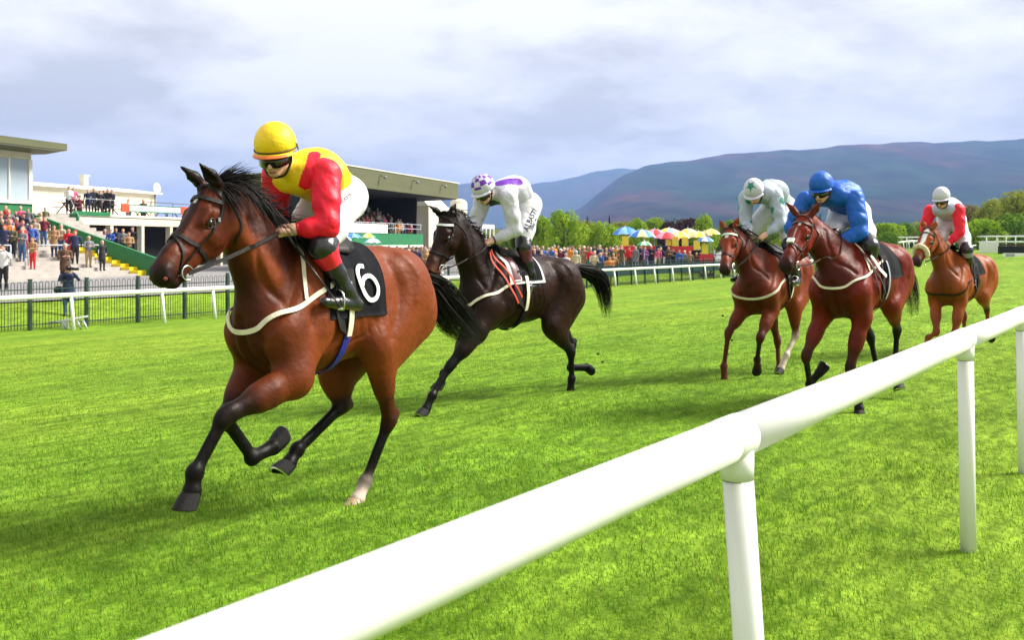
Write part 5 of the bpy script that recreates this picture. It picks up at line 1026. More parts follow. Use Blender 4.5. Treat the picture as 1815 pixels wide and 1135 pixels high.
def cloth_patch(H, name, x0, x1, th0, th1, m, off=.012, nx=26, nt=34, taper=None, parent=None, hem=None, sag=0.0):
    """a cloth laid over the back: grid in length and angle round the barrel"""
    S = H['S']; cz = H['q'](0, 0, 1.28)[2]; X = np.linspace(x0, x1, nx); Th = np.linspace(th0, th1, nt); o = []; d = []
    for i, x in enumerate(X):
        for j, t in enumerate(Th):
            xx = x
            if taper: xx = taper(x, (j/(nt-1)), (i/(nx-1)))
            cc = np.array(H['q'](xx, 0, 1.28)); D = np.array([0, math.sin(t), math.cos(t)]); o.append(cc+D*.75); d.append(-D)
    P = S.march(np.array(o), np.array(d), off, 60); G = S.grad(P)
    P = P+G*(0.004*np.sin(P[:, 0:1]*38+P[:, 2:3]*9))
    V = np.concatenate([P, P-G*(off*.8)]); N = nx*nt; F = []
    for i in range(nx-1):
        for j in range(nt-1):
            a, b, c_, e = i*nt+j, i*nt+j+1, (i+1)*nt+j+1, (i+1)*nt+j; F.append((a, e, c_, b)); F.append((N+a, N+b, N+c_, N+e))
    for i in range(nx-1):
        for j in (0, nt-1): a, b = i*nt+j, (i+1)*nt+j; F.append((a, b, N+b, N+a) if j == 0 else (b, a, N+a, N+b))
    for j in range(nt-1):
        for i in (0, nx-1): a, b = i*nt+j, i*nt+j+1; F.append((b, a, N+a, N+b) if i == 0 else (a, b, N+b, N+a))
    return mk(name, V, F, m, parent or H['e'], True)
def bridle(H, lm=None, nose_m=None, brow_m=None, fleece=False, cross=False, w=1.0):
    S, hw, e = H['S'], H['hw'], H['e']; lm = lm or LEATHER; br = empty('bridle', (0, 0, 0), 0, e); k = .018*w
    for s in (1, -1):
        strap('cheek_strap', S, [hw(.045, .075*s, -.05), hw(.12, .1*s, -.10), hw(.27, .08*s, -.12), hw(.42, .06*s, -.12), hw(.475, .055*s, -.135)], k, .004, lm, br, .003)
        strap('throat_lash', S, [hw(.045, .08*s, -.05), hw(.035, .095*s, -.14), hw(.06, .08*s, -.22), hw(.10, .03*s, -.30)], k*.7, .003, lm, br, .003)
        MB().tube([hw(.482+.035*math.cos(t), .066*s, -.14+.035*math.sin(t)) for t in np.linspace(0, 6.2832, 17)], .0042, 6, caps=False).build('bit_ring', STEEL, br, True)
        MB().box(-.008, .008, -.003, .003, -.011, .011).build('buckle', STEEL, br).location = tuple(S.snap(hw(.16, .095*s, -.105), .008)[0][0])
    strap('head_piece', S, [hw(.05, -.075, -.05), hw(.03, -.04, .0), hw(.025, 0, .01), hw(.03, .04, .0), hw(.05, .075, -.05)], k*1.2, .004, lm, br, .004)
    strap('brow_band', S, [hw(.075, -.088, -.075), hw(.105, -.06, -.02), hw(.115, 0, .0), hw(.105, .06, -.02), hw(.075, .088, -.075)], k*1.2, .005, brow_m or lm, br, .005)
    if not fleece:
        for hx in ((.36,) if not cross else (.34,)):
            strap('nose_band', S, [hw(hx-.01, .055, -.13), hw(hx+.01, .06, -.06), hw(hx+.015, .0, -.0), hw(hx+.01, -.06, -.06), hw(hx-.01, -.055, -.13), hw(hx-.02, 0, -.21)], k*1.1, .005, nose_m or lm, br, .004, closed=True)
    if cross:
        strap('drop_strap', S, [hw(.36, 0, 0), hw(.42, .058, -.06), hw(.50, .055, -.12), hw(.49, .03, -.19), hw(.49, -.03, -.19), hw(.50, -.055, -.12), hw(.42, -.058, -.06)], k*.8, .004, lm, br, .004, closed=True)
    if fleece:
        P, N_ = S.snap(catmull([hw(.40, .062, -.125), hw(.37, .068, -.07), hw(.365, .04, -.015), hw(.365, 0, 0), hw(.365, -.04, -.015), hw(.37, -.068, -.07), hw(.40, -.062, -.125)], 6), .022)
        P = P+np.random.default_rng(3).normal(0, .003, P.shape)
        MB().tube(P, .036, 12).build('sheepskin_nose_band', FLEECE, br, True)
    return br
def rein(H, s, hand, m, sag=.03, w=.016, ring=True, nose=.482, m2=None):
    hw = H['hw']; a = hw(nose, .068*s, -.145); b = np.array(hand); mid = (a+b)/2+np.array([0, .03*s, -sag])
    P = catmull([a, (a+mid)/2+np.array([0, .01*s, -sag*.3]), mid, (mid+b)/2+np.array([0, 0, -sag*.2]), b], 6); Nn = np.tile(np.array([0.1, s, 0.1]), (len(P), 1)); Nn = Nn/np.linalg.norm(Nn[0])
    # keep the rein outside the neck
    for _ in range(6):
        d = H['S'].ev(P); m_ = d < .008; m_[0] = False
        if m_.any(): P[m_] += H['S'].grad(P[m_])*(.01-d[m_])[:, None]
    r = mk('rein', *ribbon_geo(P, Nn, w, .005), m, H['e'], False)
    return r
# ================================================================== jockeys
SKIN = mat('skin', (0.72, 0.41, 0.29), 0.5, 0.12, 25, 0.2, 80, spec=0.35)
LIPS = mat('lips', (0.42, 0.10, 0.09), 0.45)
HAIR_D = mat('dark_brown_hair', (0.025, 0.014, 0.010), 0.7, 0.4, 60, 0.8, 120)
GOGGLE = mat('goggle_lens', (0.006, 0.006, 0.008), 0.06, 0.1, 5, coat=1.0)
GOGF = mat('goggle_rubber', (0.012, 0.012, 0.014), 0.5)
BREECH = mat('white_breeches', (0.66, 0.66, 0.70), 0.7, 0.04, 14, 2.2, 10)
BOOT = mat('black_boot_leather', (0.014, 0.014, 0.016), 0.24, 0.3, 20, 0.4, 60, coat=0.3)
REDTOP = mat('red_boot_top', (0.70, 0.012, 0.035), 0.4, 0.1, 20)
SOLE = mat('tan_sole', (0.22, 0.12, 0.05), 0.7, 0.3, 30)
INK = mat('dark_print', (0.02, 0.02, 0.06), 0.7)
WHIPM = mat('whip_black', (0.015, 0.015, 0.017), 0.4)
def silk(name, col, v=.08): return mat(name, col, 0.5, v, 8, 1.6, 12, sheen=0.0, spec=0.35)
def frame_from(f, up=(0, 0, 1)):
    ex = unit(f); ey = unit(np.cross(np.array(up, float), ex)); ez = np.cross(ex, ey); return np.stack([ex, ey, ez], 1)
def surf_text(S, text, org, right, up, size, m, parent, off=.004, name='lettering', bold=0.0):
    cu = bpy.data.curves.new('t', 'FONT'); cu.body = text; cu.size = 1; cu.offset = bold
    ob = bpy.data.objects.new('t', cu); COL.objects.link(ob); dg = bpy.context.evaluated_depsgraph_get(); me = ob.evaluated_get(dg).to_mesh()
    V = np.array([v.co[:] for v in me.vertices]); F = [tuple(p.vertices) for p in me.polygons]
    ob.evaluated_get(dg).to_mesh_clear(); bpy.data.objects.remove(ob); bpy.data.curves.remove(cu)
    right = unit(right); up = unit(up-right*(up@right)); P = np.array(org)+right*V[:, :1]*size+up*V[:, 1:2]*size
    if S is not None: P, _ = S.snap(P, off)
    return mk(name, P, F, m, parent)
def paint(V, F, rules, base=0):
    c = V[F].mean(1); mi = np.full(len(F), base, np.int32)
    for (a, b, r, k) in rules:
        a = np.array(a, float); b = np.array(b, float); ab = b-a; t = np.clip(((c-a)@ab)/(ab@ab+1e-9), 0, 1)
        mi[np.linalg.norm(c-a-t[:, None]*ab, axis=1) < r] = k
    return mi
def fist(S, w, p, up, s):
    """closed hand: palm, four bent fingers of unequal length, thumb laid across; w wrist, p knuckle centre"""
    f = unit(p-w); n = unit(up-f*(up@f)); g = np.cross(f, n)*s      # g runs across the knuckles
    S.rc(w, w+f*.03, .029, .031, 1, None, None, .02); S.rc(w+f*.02, p-f*.005, .031, .036, 1, None, None, .02)
    for i, (ln_, r) in enumerate(((.030, .0100), (.033, .0105), (.031, .0100), (.025, .0088))):
        k = p+g*(i-1.5)*.0205+n*.012; a = k+f*ln_-n*.006; b = a-n*.030-f*.006; c = b-f*.024+n*.002
        S.rc(k, a, r*1.12, r, 1, None, None, .006); S.rc(a, b, r, r*.95, 1, None, None, .005); S.rc(b, c, r*.95, r*.85, 1, None, None, .005)
    t0 = w+f*.035-g*.030; t1 = p-g*.044+n*.004+f*.008; t2 = p-g*.018+f*.034-n*.016
    S.rc(t0, t1, .015, .0115, 1, None, None, .012); S.rc(t1, t2, .0115, .0095, 1, None, None, .006)
def helmet(e, hc, R3, cfg, sc=1.0):
    """silk covered skull cap with peak, band and chin strap"""
    nu, nv = cfg.get('nu', 48), 18; V = []; F = []; mi = []; rx, ry, rz_ = .128*sc, .112*sc, .122*sc
    for j in range(nv+1):
        la = math.radians(90-j*(112/nv))
        for k in range(nu):
            lo = 2*math.pi*k/nu
            low = max(0, -la)*(.25 if math.cos(lo) > .3 else -.15)
            v = np.array([rx*math.cos(la)*math.cos(lo), ry*math.cos(la)*math.sin(lo), rz_*math.sin(la)*(1 if la > 0 else .9)+low*.05])
            V.append(hc+R3@v)
    fn = cfg['cap']
    for j in range(nv):
        for k in range(nu):
            F.append((j*nu+k, (j+1)*nu+k, (j+1)*nu+(k+1) % nu, j*nu+(k+1) % nu)); mi.append(fn(90-(j+.5)*(112/nv), math.degrees(2*math.pi*(k+.5)/nu)))
    h = mk('helmet', V, F, cfg['cap_mats'], e, True, mi)
    sd = h.modifiers.new('thickness', 'SOLIDIFY'); sd.thickness = .008
    # peak
    pk = MB(); n = 15; rows = 4; P = []
    for i in range(rows):
        for k in range(n):
            a = math.radians(-72+144*k/(n-1)); ex_ = .036*i/(rows-1)*max(0, math.cos(a*.95))**.7
            P.append(hc+R3@np.array([(rx+.001+ex_)*math.cos(a), (ry+.001+ex_*.6)*math.sin(a), -.030*sc-.016*(i/(rows-1))+.004*math.cos(a*2)]))
    Fp = [(i*n+k, (i+1)*n+k, (i+1)*n+k+1, i*n+k+1) for i in range(rows-1) for k in range(n-1)]
    p = mk('peak', P, Fp, [cfg.get('peak', cfg['cap_mats'][0]), cfg.get('peak_tip', cfg.get('peak', cfg['cap_mats'][0]))], e, True, [1 if (i == rows-2 or (i == rows-3)) and abs(k-6.5) < 4.6 else 0 for i in range(rows-1) for k in range(n-1)]); sd = p.modifiers.new('thickness', 'SOLIDIFY'); sd.thickness = .006
    if cfg.get('band'):
        B = [hc+R3@np.array([(rx+.003)*math.cos(a)*.985, (ry+.003)*math.sin(a)*.985, (-.022)*sc]) for a in np.linspace(0, 2*math.pi, 33)]
        MB().tube(B, .0045, 6, caps=False).build('cap_band', cfg['band'], e, True)
    if cfg.get('tie'):
        B = [hc+R3@np.array([-.02+.03*t, (ry+.006)*math.cos(t*1.2), -.03*sc+.115*math.sin(t*1.0)]) for t in np.linspace(-.1, .75, 8)]
        MB().tube(B, [.0035]*6+[.002, .001], 6).build('cap_tie', cfg['band'], e, True)
    if cfg.get('star'):
        # five pointed star wrapped on the crown
        c_, m_ = cfg['star']; ctr = unit(np.array(c_)); u = unit(np.cross([0, 1, 0], ctr)); w_ = np.cross(ctr, u); P = []
        for r_ in (0, .33, .66, 1):
            for k in range(10):
                a = math.pi*k/5; rr = (.72 if k % 2 == 0 else .27)*r_; d = unit(ctr+u*rr*math.cos(a)+w_*rr*math.sin(a)); P.append(hc+R3@(d*np.array([rx, ry, rz_])*1.02))
        Fs = [(i*10+k, (i+1)*10+k, (i+1)*10+(k+1) % 10, i*10+(k+1) % 10) for i in range(3) for k in range(10)]
        mk('star', P, Fs, m_, e)
    return h
def build_jockey(H, j):
    Rg = H['rig']; e = empty('person', Rg.O, Rg.rz); tag(e, j['label'], 'jockey', 'jockeys crouched on the race horses')
    p = {k: Rg.pt(v) for k, v in j['J'].items()}; sh = np.array(j.get('shift', (0, 0, 0)), float)
    if sh.any():
        for k in p: p[k] = p[k]+sh*(1 if k not in ('Ltoe', 'Lheel', 'Rtoe', 'Rheel', 'Lank', 'Rank') else .6)
    hc = p['head']; R3 = frame_from(j['face']); HF = (R3, hc); sk = j.get('skin', SKIN); nb = p['neck']
    # ---- body: one continuous skin
    B = SDF(.03)
    def hd(a, b, ra, rb, sy=1, k=.018, op='u'): B.rc(a, b, ra, rb, sy, HF, None, k, op)
    hd((-.015, 0, .02), (.01, 0, .01), .090, .088, .86); hd((.045, 0, -.01), (.050, 0, -.055), .060, .050, .95, k=.03)
    hd((.035, 0, -.085), (.066, 0, -.098), .038, .022, 1.1, k=.025); hd((-.02, .045, -.06), (.055, .012, -.10), .022, .014); hd((-.02, -.045, -.06), (.055, -.012, -.10), .022, .014)
    hd((.090, 0, -.018), (.116, 0, -.052), .010, .0125, 1, .012); hd((.104, .010, -.056), (.104, -.010, -.056), .008, .008, 1, .006)
    hd((.088, .016, -.078), (.088, -.016, -.078), .0075, .0075, 1, .006); hd((.085, .013, -.089), (.085, -.013, -.089), .0075, .0075, 1, .006); hd((.105, .02, -.0832), (.105, -.02, -.0832), .002, .002, 1, .004, 's')
    for s in (1, -1):
        hd((.072, .034*s, -.045), (.055, .048*s, -.048), .016, .014, 1, .02); hd((.083, .03*s, .012), (.070, .045*s, .010), .012, .009, 1, .015)
        hd((.092, .030*s, -.014), (.092, .031*s, -.014), .011, .011, 1, .01, 's')
        hd((-.012, .082*s, -.012), (-.016, .084*s, -.045), .020, .012, .35, .008); hd((-.006, .092*s, -.016), (-.008, .092*s, -.034), .008, .006, .5, .006, 's')
    nk = hc+R3@np.array([-.04, 0, -.07]); B.rc(nk, nb, .050, .052, 1, k=.02)
    B.rc(nb, p['mid'], .06, .09, 1.4, k=.04); B.rc(p['mid'], p['pelvis'], .10, .11, 1.3, k=.05)
    wr = {}
    for s, S_ in ((1, 'L'), (-1, 'R')):
        B.rc(nb, p[S_+'sh'], .05, .05, 1, k=.04); B.rc(p[S_+'sh'], p[S_+'el'], .048, .038, 1, k=.03); h_ = p[S_+'hand']; w_ = h_-unit(h_-p[S_+'el'])*.075; wr[S_] = w_
        B.rc(p[S_+'el'], w_, .038, .027, 1, k=.02); fist(B, w_, h_, np.array(j.get('palm_up', (0, .35*s, 1.0))), s)
        B.rc(p['pelvis']+np.array([0, .07*s, 0]), p[S_+'kn'], .10, .056, 1, k=.05); B.rc(p[S_+'kn'], p[S_+'ank'], .052, .036, 1, k=.03); B.rc(p[S_+'heel'], p[S_+'toe'], .032, .026, 1, k=.02)
    vb = j['vox']; V, F = B.mesh(vb); V = relax(V, F, 1, .3)
    mi = paint(V, F, [(hc+R3@np.array([.088, .014, -.083]), hc+R3@np.array([.088, -.014, -.083]), .011, 1)])
    mk('body', V, F, [sk, LIPS], e, True, mi)
    # short hair below the cap
    hs = SDF(.01)
    for s in (1, -1): hs.rc(hc+R3@np.array([-.02, .070*s, .01]), hc+R3@np.array([-.035, .066*s, -.045]), .022, .012)
    hs.rc(hc+R3@np.array([-.07, 0, .0]), hc+R3@np.array([-.075, 0, -.05]), .045, .03, 1.3, k=.03); V, F = hs.mesh(.008); mk('hair', V, F, j.get('hair', HAIR_D), e, True)
    helmet(e, hc+R3@np.array([-.010, 0, .054]), R3, j, 1.03)
    if j.get('goggles', True):
        a = np.linspace(-1.25, 1.25, 15); P = np.array([R3@np.array([.097*math.cos(t)+.004, .083*math.sin(t), -.023-.004*math.cos(t)]) for t in a])+hc
        N_ = np.array([R3@np.array([math.cos(t), math.sin(t), 0]) for t in a])
        w_ = np.array([(.045+.018*math.exp(-((abs(t)-.45)/.4)**2)-.010*math.exp(-(t/.13)**2)) for t in a]); V, F = ribbon_geo(P, N_, w_, .013)
        g = mk('goggles', V, F, GOGGLE, e, True); P2 = np.array([hc+R3@np.array([.094*math.cos(t), .090*math.sin(t), -.016+.014*abs(t)/3]) for t in np.linspace(1.15, 2.9, 8)])
        for s in (1, -1):
            Q = [hc+R3@(np.diag([1, s, 1])@(R3.T@(v-hc))) for v in P2]; MB().tube(Q, .008, 6).build('strap', GOGF, g, True)
    cs = []
    for s in (1, -1): cs.append([hc+R3@np.array([-.0, .088*s, .0]), hc+R3@np.array([.005, .083*s, -.05]), hc+R3@np.array([.03, .05*s, -.115]), hc+R3@np.array([.045, 0, -.128])])
    mb = MB()
    for c_ in cs: mb.tube(catmull(c_, 5), .0075, 7)
    mb.build('chin_strap', GOGF, e, True)
    # ---- silks
    Sk = SDF(.05); Sk.noise = j.get('wrinkle', .0060); Sk.nf = 15
    Sk.rc(nb+np.array(j.get('neckoff', (-.01, 0, -.02))), p['mid'], .112, .142, 1.38); Sk.rc(p['mid'], p['pelvis']*.85+p['mid']*.15+np.array([0, 0, .02]), .142, .142, 1.22)
    Sk.rc(nk*.8+nb*.2, nb, .060, .088, 1, k=.03)
    for s, S_ in ((1, 'L'), (-1, 'R')): Sk.rc(nb*.6+p['mid']*.4, p[S_+'sh'], .11, .072, 1, k=.05); pass
    V, F = Sk.mesh(vb); V = relax(V, F, 1, .4)
    gp = lambda v: Rg.hit(Sk, v[1], v[2]) if v[0] == 'h' else Rg.pt(v)
    rules = []
    for R_ in j.get('patches', []):
        pts = [gp(v) for v in R_[:-2]]
        for a_, b_ in zip(pts[:-1], pts[1:]): rules.append((a_, b_, R_[-2], R_[-1]))
    mk('silks', V, F, j['silk_mats'], e, True, paint(V, F, rules))
    for s, S_ in ((1, 'L'), (-1, 'R')):
        A = SDF(.04); A.noise = .0065; A.nf = 19; up_ = p[S_+'sh']; el = p[S_+'el']; w_ = wr[S_]; fu = j.get('puff', 1.0)
        A.rc(up_+np.array([-.012, -.02*s, .012]), up_*.45+el*.55, .098, .074*fu, 1.0); A.rc(up_*.45+el*.55, el, .072*fu, .064*fu, 1); A.rc(el, el*.45+w_*.55, .064*fu, .052*fu, 1); A.rc(el*.45+w_*.55, w_, .052*fu, .033, 1)
        V, F = A.mesh(vb); V = relax(V, F, 1, .4); rules = [(Rg.pt(a_), Rg.pt(b_), r_, k_) for (a_, b_, r_, k_) in j.get('arm_patches', {}).get(S_, [])]
        if j.get('arm_spots'):
            for t, ph in ((.45, .2), (.85, 2.2), (1.35, .7), (1.3, 3.5), (.2, 4.4)):
                c_ = up_+(el-up_)*min(t, 1)+(w_-el)*max(0, t-1); u_ = unit(np.cross(el-up_, [0, 0, 1])); v_ = unit(np.cross(el-up_, u_)); c_ = c_+(u_*math.cos(ph)+v_*math.sin(ph))*.06
                rules.append((c_, c_, .045, 1))
        mk('sleeve', V, F, j['sleeve_mats'], e, True, paint(V, F, rules))
        if j.get('cuff'):
            d = unit(w_-el); c_ = w_-d*.006; MB().tube([c_-d*.012, c_+d*.004], .036, 14).build('cuff', j['cuff'], e, True)
    # ---- breeches
    Bq = SDF(.06); Bq.noise = .0030; Bq.nf = 22; pv = p['pelvis']
    Bq.rc(pv+np.array([.02, 0, .0]), pv+np.array([-.06, 0, -.02]), .132, .138, 1.22)
    for s, S_ in ((1, 'L'), (-1, 'R')): Bq.rc(pv+np.array([-.03, .085*s, -.02]), p[S_+'kn']*.6+pv*.4+np.array([0, .03*s, 0]), .135, .100, .9); Bq.rc(p[S_+'kn']*.6+pv*.4+np.array([0, .03*s, 0]), p[S_+'kn'], .10, .060, 1)
    V, F = Bq.mesh(vb); V = relax(V, F, 1, .4); mk('breeches', V, F, BREECH, e, True)
    for tx in j.get('texts', []):
        o = Rg.hit(Bq, *tx[1]); r_ = Rg.hit(Bq, *tx[2])-o; u_ = Rg.hit(Bq, *tx[3])-o
        surf_text(Bq, tx[0], o, r_, u_, tx[4], INK, e, .004, bold=.02)
    # ---- boots
    for s, S_ in ((1, 'L'), (-1, 'R')):
        kn, an, to, he = p[S_+'kn'], p[S_+'ank'], p[S_+'toe'], p[S_+'heel']; Bt = SDF(.02); Bt.noise = .0015; Bt.nf = 30
        Bt.rc(kn*.80+an*.20, kn*.4+an*.6, .066, .054); Bt.rc(kn*.4+an*.6, an, .054, .044); Bt.rc(an, he, .044, .036); Bt.rc(he, to*.6+he*.4, .036, .036, 1); Bt.rc(to*.6+he*.4, to, .036, .028)
        Bt.rc(kn+unit(pv-kn)*j.get('over', .07), kn, .086, .080, 1, k=.03); Bt.rc(kn, kn*.80+an*.20, .074, .068, 1, k=.01)
        V, F = Bt.mesh(min(vb, .010)); V = relax(V, F, 1, .3); c = V[F].mean(1); t = ((c-kn)@(an-kn))/((an-kn)@(an-kn)); near = np.linalg.norm(c-kn-np.clip(t, 0, 1)[:, None]*(an-kn), axis=1) < .11
        mi = np.zeros(len(F), np.int32); b0, b1 = j.get('boot_band', (9, 9)); mi[near & (t > b0) & (t < b1)] = 1
        dn = unit(np.cross(to-he, np.array([0, 1.0, 0]))); dn = dn if dn[2] < 0 else -dn; sl = ((c-he)@dn > .024) & (((c-he)@unit(to-he)) > -.05) & (t > .95); mi[sl] = 2
        mk('boot', V, F, [BOOT, j.get('boot_top', REDTOP), SOLE], e, True, mi)
    return dict(e=e, p=p, wr=wr, Sk=Sk, Bq=Bq)
def whip(H, a, b, label):
    a = H['rig'].pt(a); b = H['rig'].pt(b); e = empty('riding_whip', H['rig'].O, H['rig'].rz); tag(e, label, 'whip', 'riding whips held by jockeys')
    m_ = a+(b-a)*.25; MB().tube([a-(b-a)*.03, a, m_], [.012, .010, .009], 8).build('grip', WHIPM, e, True); MB().tube([m_, a+(b-a)*.82], [.0075, .005], 8).build('shaft', WHIPM, e, True)
    MB().tube([a+(b-a)*.8, b], [.010, .012], 6, sq=.35).build('flap', LEATHER, e, True)
def saddle(H, J, x=.74, m=None, iron=True):
    """race saddle: small seat, flaps, stirrup leathers and irons"""
    S, e, q = H['S'], H['e'], H['q']; sd = empty('saddle', (0, 0, 0), 0, e); m = m or LEATHER
    P = [np.array(q(x+dx, 0, 0)) for dx in (-.20, -.12, 0, .10, .16)]; T_ = [S.march([[v[0], 0, 3.0]], [[0, 0, -1.0]], .02)[0] for v in P]
    V = []; F = []; nn = 13; hgt = (.045, .028, .018, .035, .06); wd = (.09, .13, .12, .10, .06)
    for i, t in enumerate(T_):
        for k in range(nn):
            a = -1+2*k/(nn-1); y = wd[i]*a; pt, _ = S.snap([[t[0], y*1.2, t[2]-.10*a*a]], .018); V.append(pt[0]+np.array([0, 0, hgt[i]*(1-a*a)]))
    F = [(i*nn+k, i*nn+k+1, (i+1)*nn+k+1, (i+1)*nn+k) for i in range(len(T_)-1) for k in range(nn-1)]
    o = mk('seat', V, F, m, sd, True); md = o.modifiers.new('t', 'SOLIDIFY'); md.thickness = .012
    for s, S_ in ((1, 'L'), (-1, 'R')):
        toe, heel = J['p'][S_+'toe'], J['p'][S_+'heel']; f = toe*.62+heel*.38
        fl = [S.snap([q(x+.02+dx, .22*s, 1.42-dz)], .020)[0][0] for dx, dz in ((-.10, -.05), (.06, -.05), (.13, .10), (.10, .26), (.0, .30), (-.08, .18))]
        c = np.mean(fl, 0); V = [c]+fl; nrm = S.grad(np.array(V)); V2 = [v+n*.006 for v, n in zip(V, nrm)]; k = len(V)
        F = [(0, i, i % 6+1) for i in range(1, 7)]+[(k, k+i % 6+1, k+i) for i in range(1, 7)]+[(i, k+i, k+i % 6+1, i % 6+1) for i in range(1, 7)]
        mk('flap', V+V2, F, m, sd)
        if iron:
            top = S.snap([q(x, .12*s, 1.60)], .03)[0][0]; st = f+np.array([0, 0, .075]); Pm = catmull([top, top*.5+st*.5+np.array([0, .04*s, .02]), st], 6)
            mk('stirrup_leather', *ribbon_geo(Pm, np.tile([0, s, 0.1], (len(Pm), 1)), .022, .004), m, sd, False)
            ax = unit(np.cross(toe-heel, [0, 0, 1.0])); upv = unit(np.cross(ax, toe-heel)); upv = upv if upv[2] > 0 else -upv
            L = [f+ax*(.055*math.cos(t))+upv*(.075*math.sin(t)) if 0 <= t <= math.pi else f+ax*.055*math.cos(t)-upv*.035 for t in np.linspace(-.35, math.pi+.35, 18)]
            MB().tube(L, .005, 7).tube([L[0], L[-1]], .009, 7).build('stirrup_iron', STEEL, sd, True)
def girth(H, x0, m, w=.06, m2=None):
    S, q = H['S'], H['q']; 
    def band(a0, a1, w, m, off):
        A = np.linspace(a0, a1, 26); cz = q(0, 0, 1.28)[2]; cc = np.array(q(x0, 0, 1.28)); D = np.stack([0*A, np.sin(A), np.cos(A)], 1); P = S.march(cc+D*.75, -D, off, 60); N_ = S.grad(P); mk('girth', *ribbon_geo(P, N_, w, .005), m, H['e'], False)
    r = math.radians
    if m2 is None: band(r(70), r(290), w, m, .008)
    else: band(r(62), r(126), w*.9, m, .022); band(r(118), r(242), w*1.2, m2, .008); band(r(234), r(298), w*.9, m, .022)
def breastplate(H, m, drop=0.0, w=.028, px=None, neck=True):
    S, q = H['S'], H['q']
    P = [(.80, .26, 1.42), (.98, .26, 1.36), (1.14, .23, 1.28), (1.26, .15, 1.20), (1.33, 0, 1.17)]; P = [q(x, y, z-drop) for (x, y, z) in P]
    pts = P+[(a[0], -a[1], a[2]) for a in P[-2::-1]]
    strap('breast_girth', S, pts, w, .005, m, H['e'], .006, 10)
    if neck: strap('neck_strap', S, [q(1.08, .22, 1.32-drop), q(1.05, .19, 1.46), q(1.0, .12, 1.58), q(.98, 0, 1.66), q(1.0, -.12, 1.58), q(1.05, -.19, 1.46), q(1.08, -.22, 1.32-drop)], w*.8, .004, m, H['e'], .006, 8)
# ================================================================== the field of five
RAD = math.radians
LEAD = dict(a=30, px=686, Y=6.6, sx=.94, headcol=(.105, .019, .005), seed=1, vox=.0105, dz=-.06, hl=1.035, wid=.87, neck_w=.88, label='bay horse galloping in front with a black number 6 saddle cloth and white hind pastern',
  body=(.185, .038, .008), front=(.040, .008, .003), points=(.0035, .0022, .002), muzzle=(.012, .006, .006), ear_tag=(.008, .004, .004),
  poll=('p', 372, 325, 0), nose=('p', 265, 478, .03), hoofs=1.18,
  ears=[('p', 351, 287, .07), ('p', 317, 292, -.08)],
  LF=[('p', 522, 672, .19), ('p', 398, 738, .13), ('p', 345, 838, .10), ('p', 337, 895, .10)],
  RF=[('p', 450, 650, -.17), ('p', 398, 742, -.13), ('p', 447, 812, -.12), ('p', 497, 786, -.12)],
  LH=[('p', 668, 605, .20), ('p', 690, 745, .14), ('p', 647, 855, .08), ('p', 626, 905, .08)],
  RH=[('p', 596, 655, -.18), ('p', 607, 718, -.14), ('p', 527, 797, -.12), ('p', 502, 838, -.12)],
  legtag=dict(LF=dict(mid=(.016, .005, .003)), RF=dict(mid=(.016, .005, .003)), LH=dict(mid=(.06, .012, .004), past=(.62, .50, .42), pale=True), RH=dict(mid=(.02, .006, .003))),
  tail=[('p', 762, 500, 0), ('p', 785, 535, 0), ('p', 812, 570, 0), ('p', 852, 605, 0)], tail_w=.10, tail_n=1100,
  face_marks=[(.27, 0, .25, .032, (.030, .009, .006)), (.13, .0, .022, .009, (.75, .72, .7))], pink=True, mane_dir=(-.85, .22, .22), mane_len=.8, mane_n=900, mane_spread=.14, side_len=1.7, neckcol=(.042, .008, .003), mane_to=.60)
DARK = dict(a=43, px=980, Y=11.0, seed=2, vox=.013, dz=-.155, hl=1.07, label='dark brown horse in second place with a white saddle cloth and orange reins',
  body=(.0200, .0050, .0022), front=(.010, .003, .002), neckcol=(.009, .003, .002), points=(.0022, .0018, .0018), muzzle=(.10, .03, .012), poll=('p', 787, 380, 0), nose=('p', 752, 478, .02), hoofs=1.15,
  ears=[('p', 809, 359, .07), ('p', 758, 363, -.07)],
  LF=[('p', 845, 590, .17), ('p', 797, 650, .12), ('p', 766, 702, .12), ('p', 750, 737, .12)],
  RF=[('p', 835, 585, -.17), ('p', 806, 640, -.12), ('p', 787, 662, -.12), ('p', 777, 690, -.12)],
  LH=[('p', 978, 575, .18), ('p', 1012, 625, .14), ('p', 1013, 672, .12), ('p', 1010, 704, .12)],
  RH=[('p', 985, 580, -.18), ('p', 1014, 612, -.14), ('p', 1011, 652, -.12), ('p', 1046, 652, -.12)],
  legtag={}, tail=[('p', 1022, 475, 0), ('p', 1055, 488, 0), ('p', 1070, 515, 0), ('p', 1076, 560, 0)], tail_w=.075, tail_n=600, mane_dir=(-.6, .7, .0), mane_len=.45, mane_n=350, tail_sw=.009, mane_w=.008)
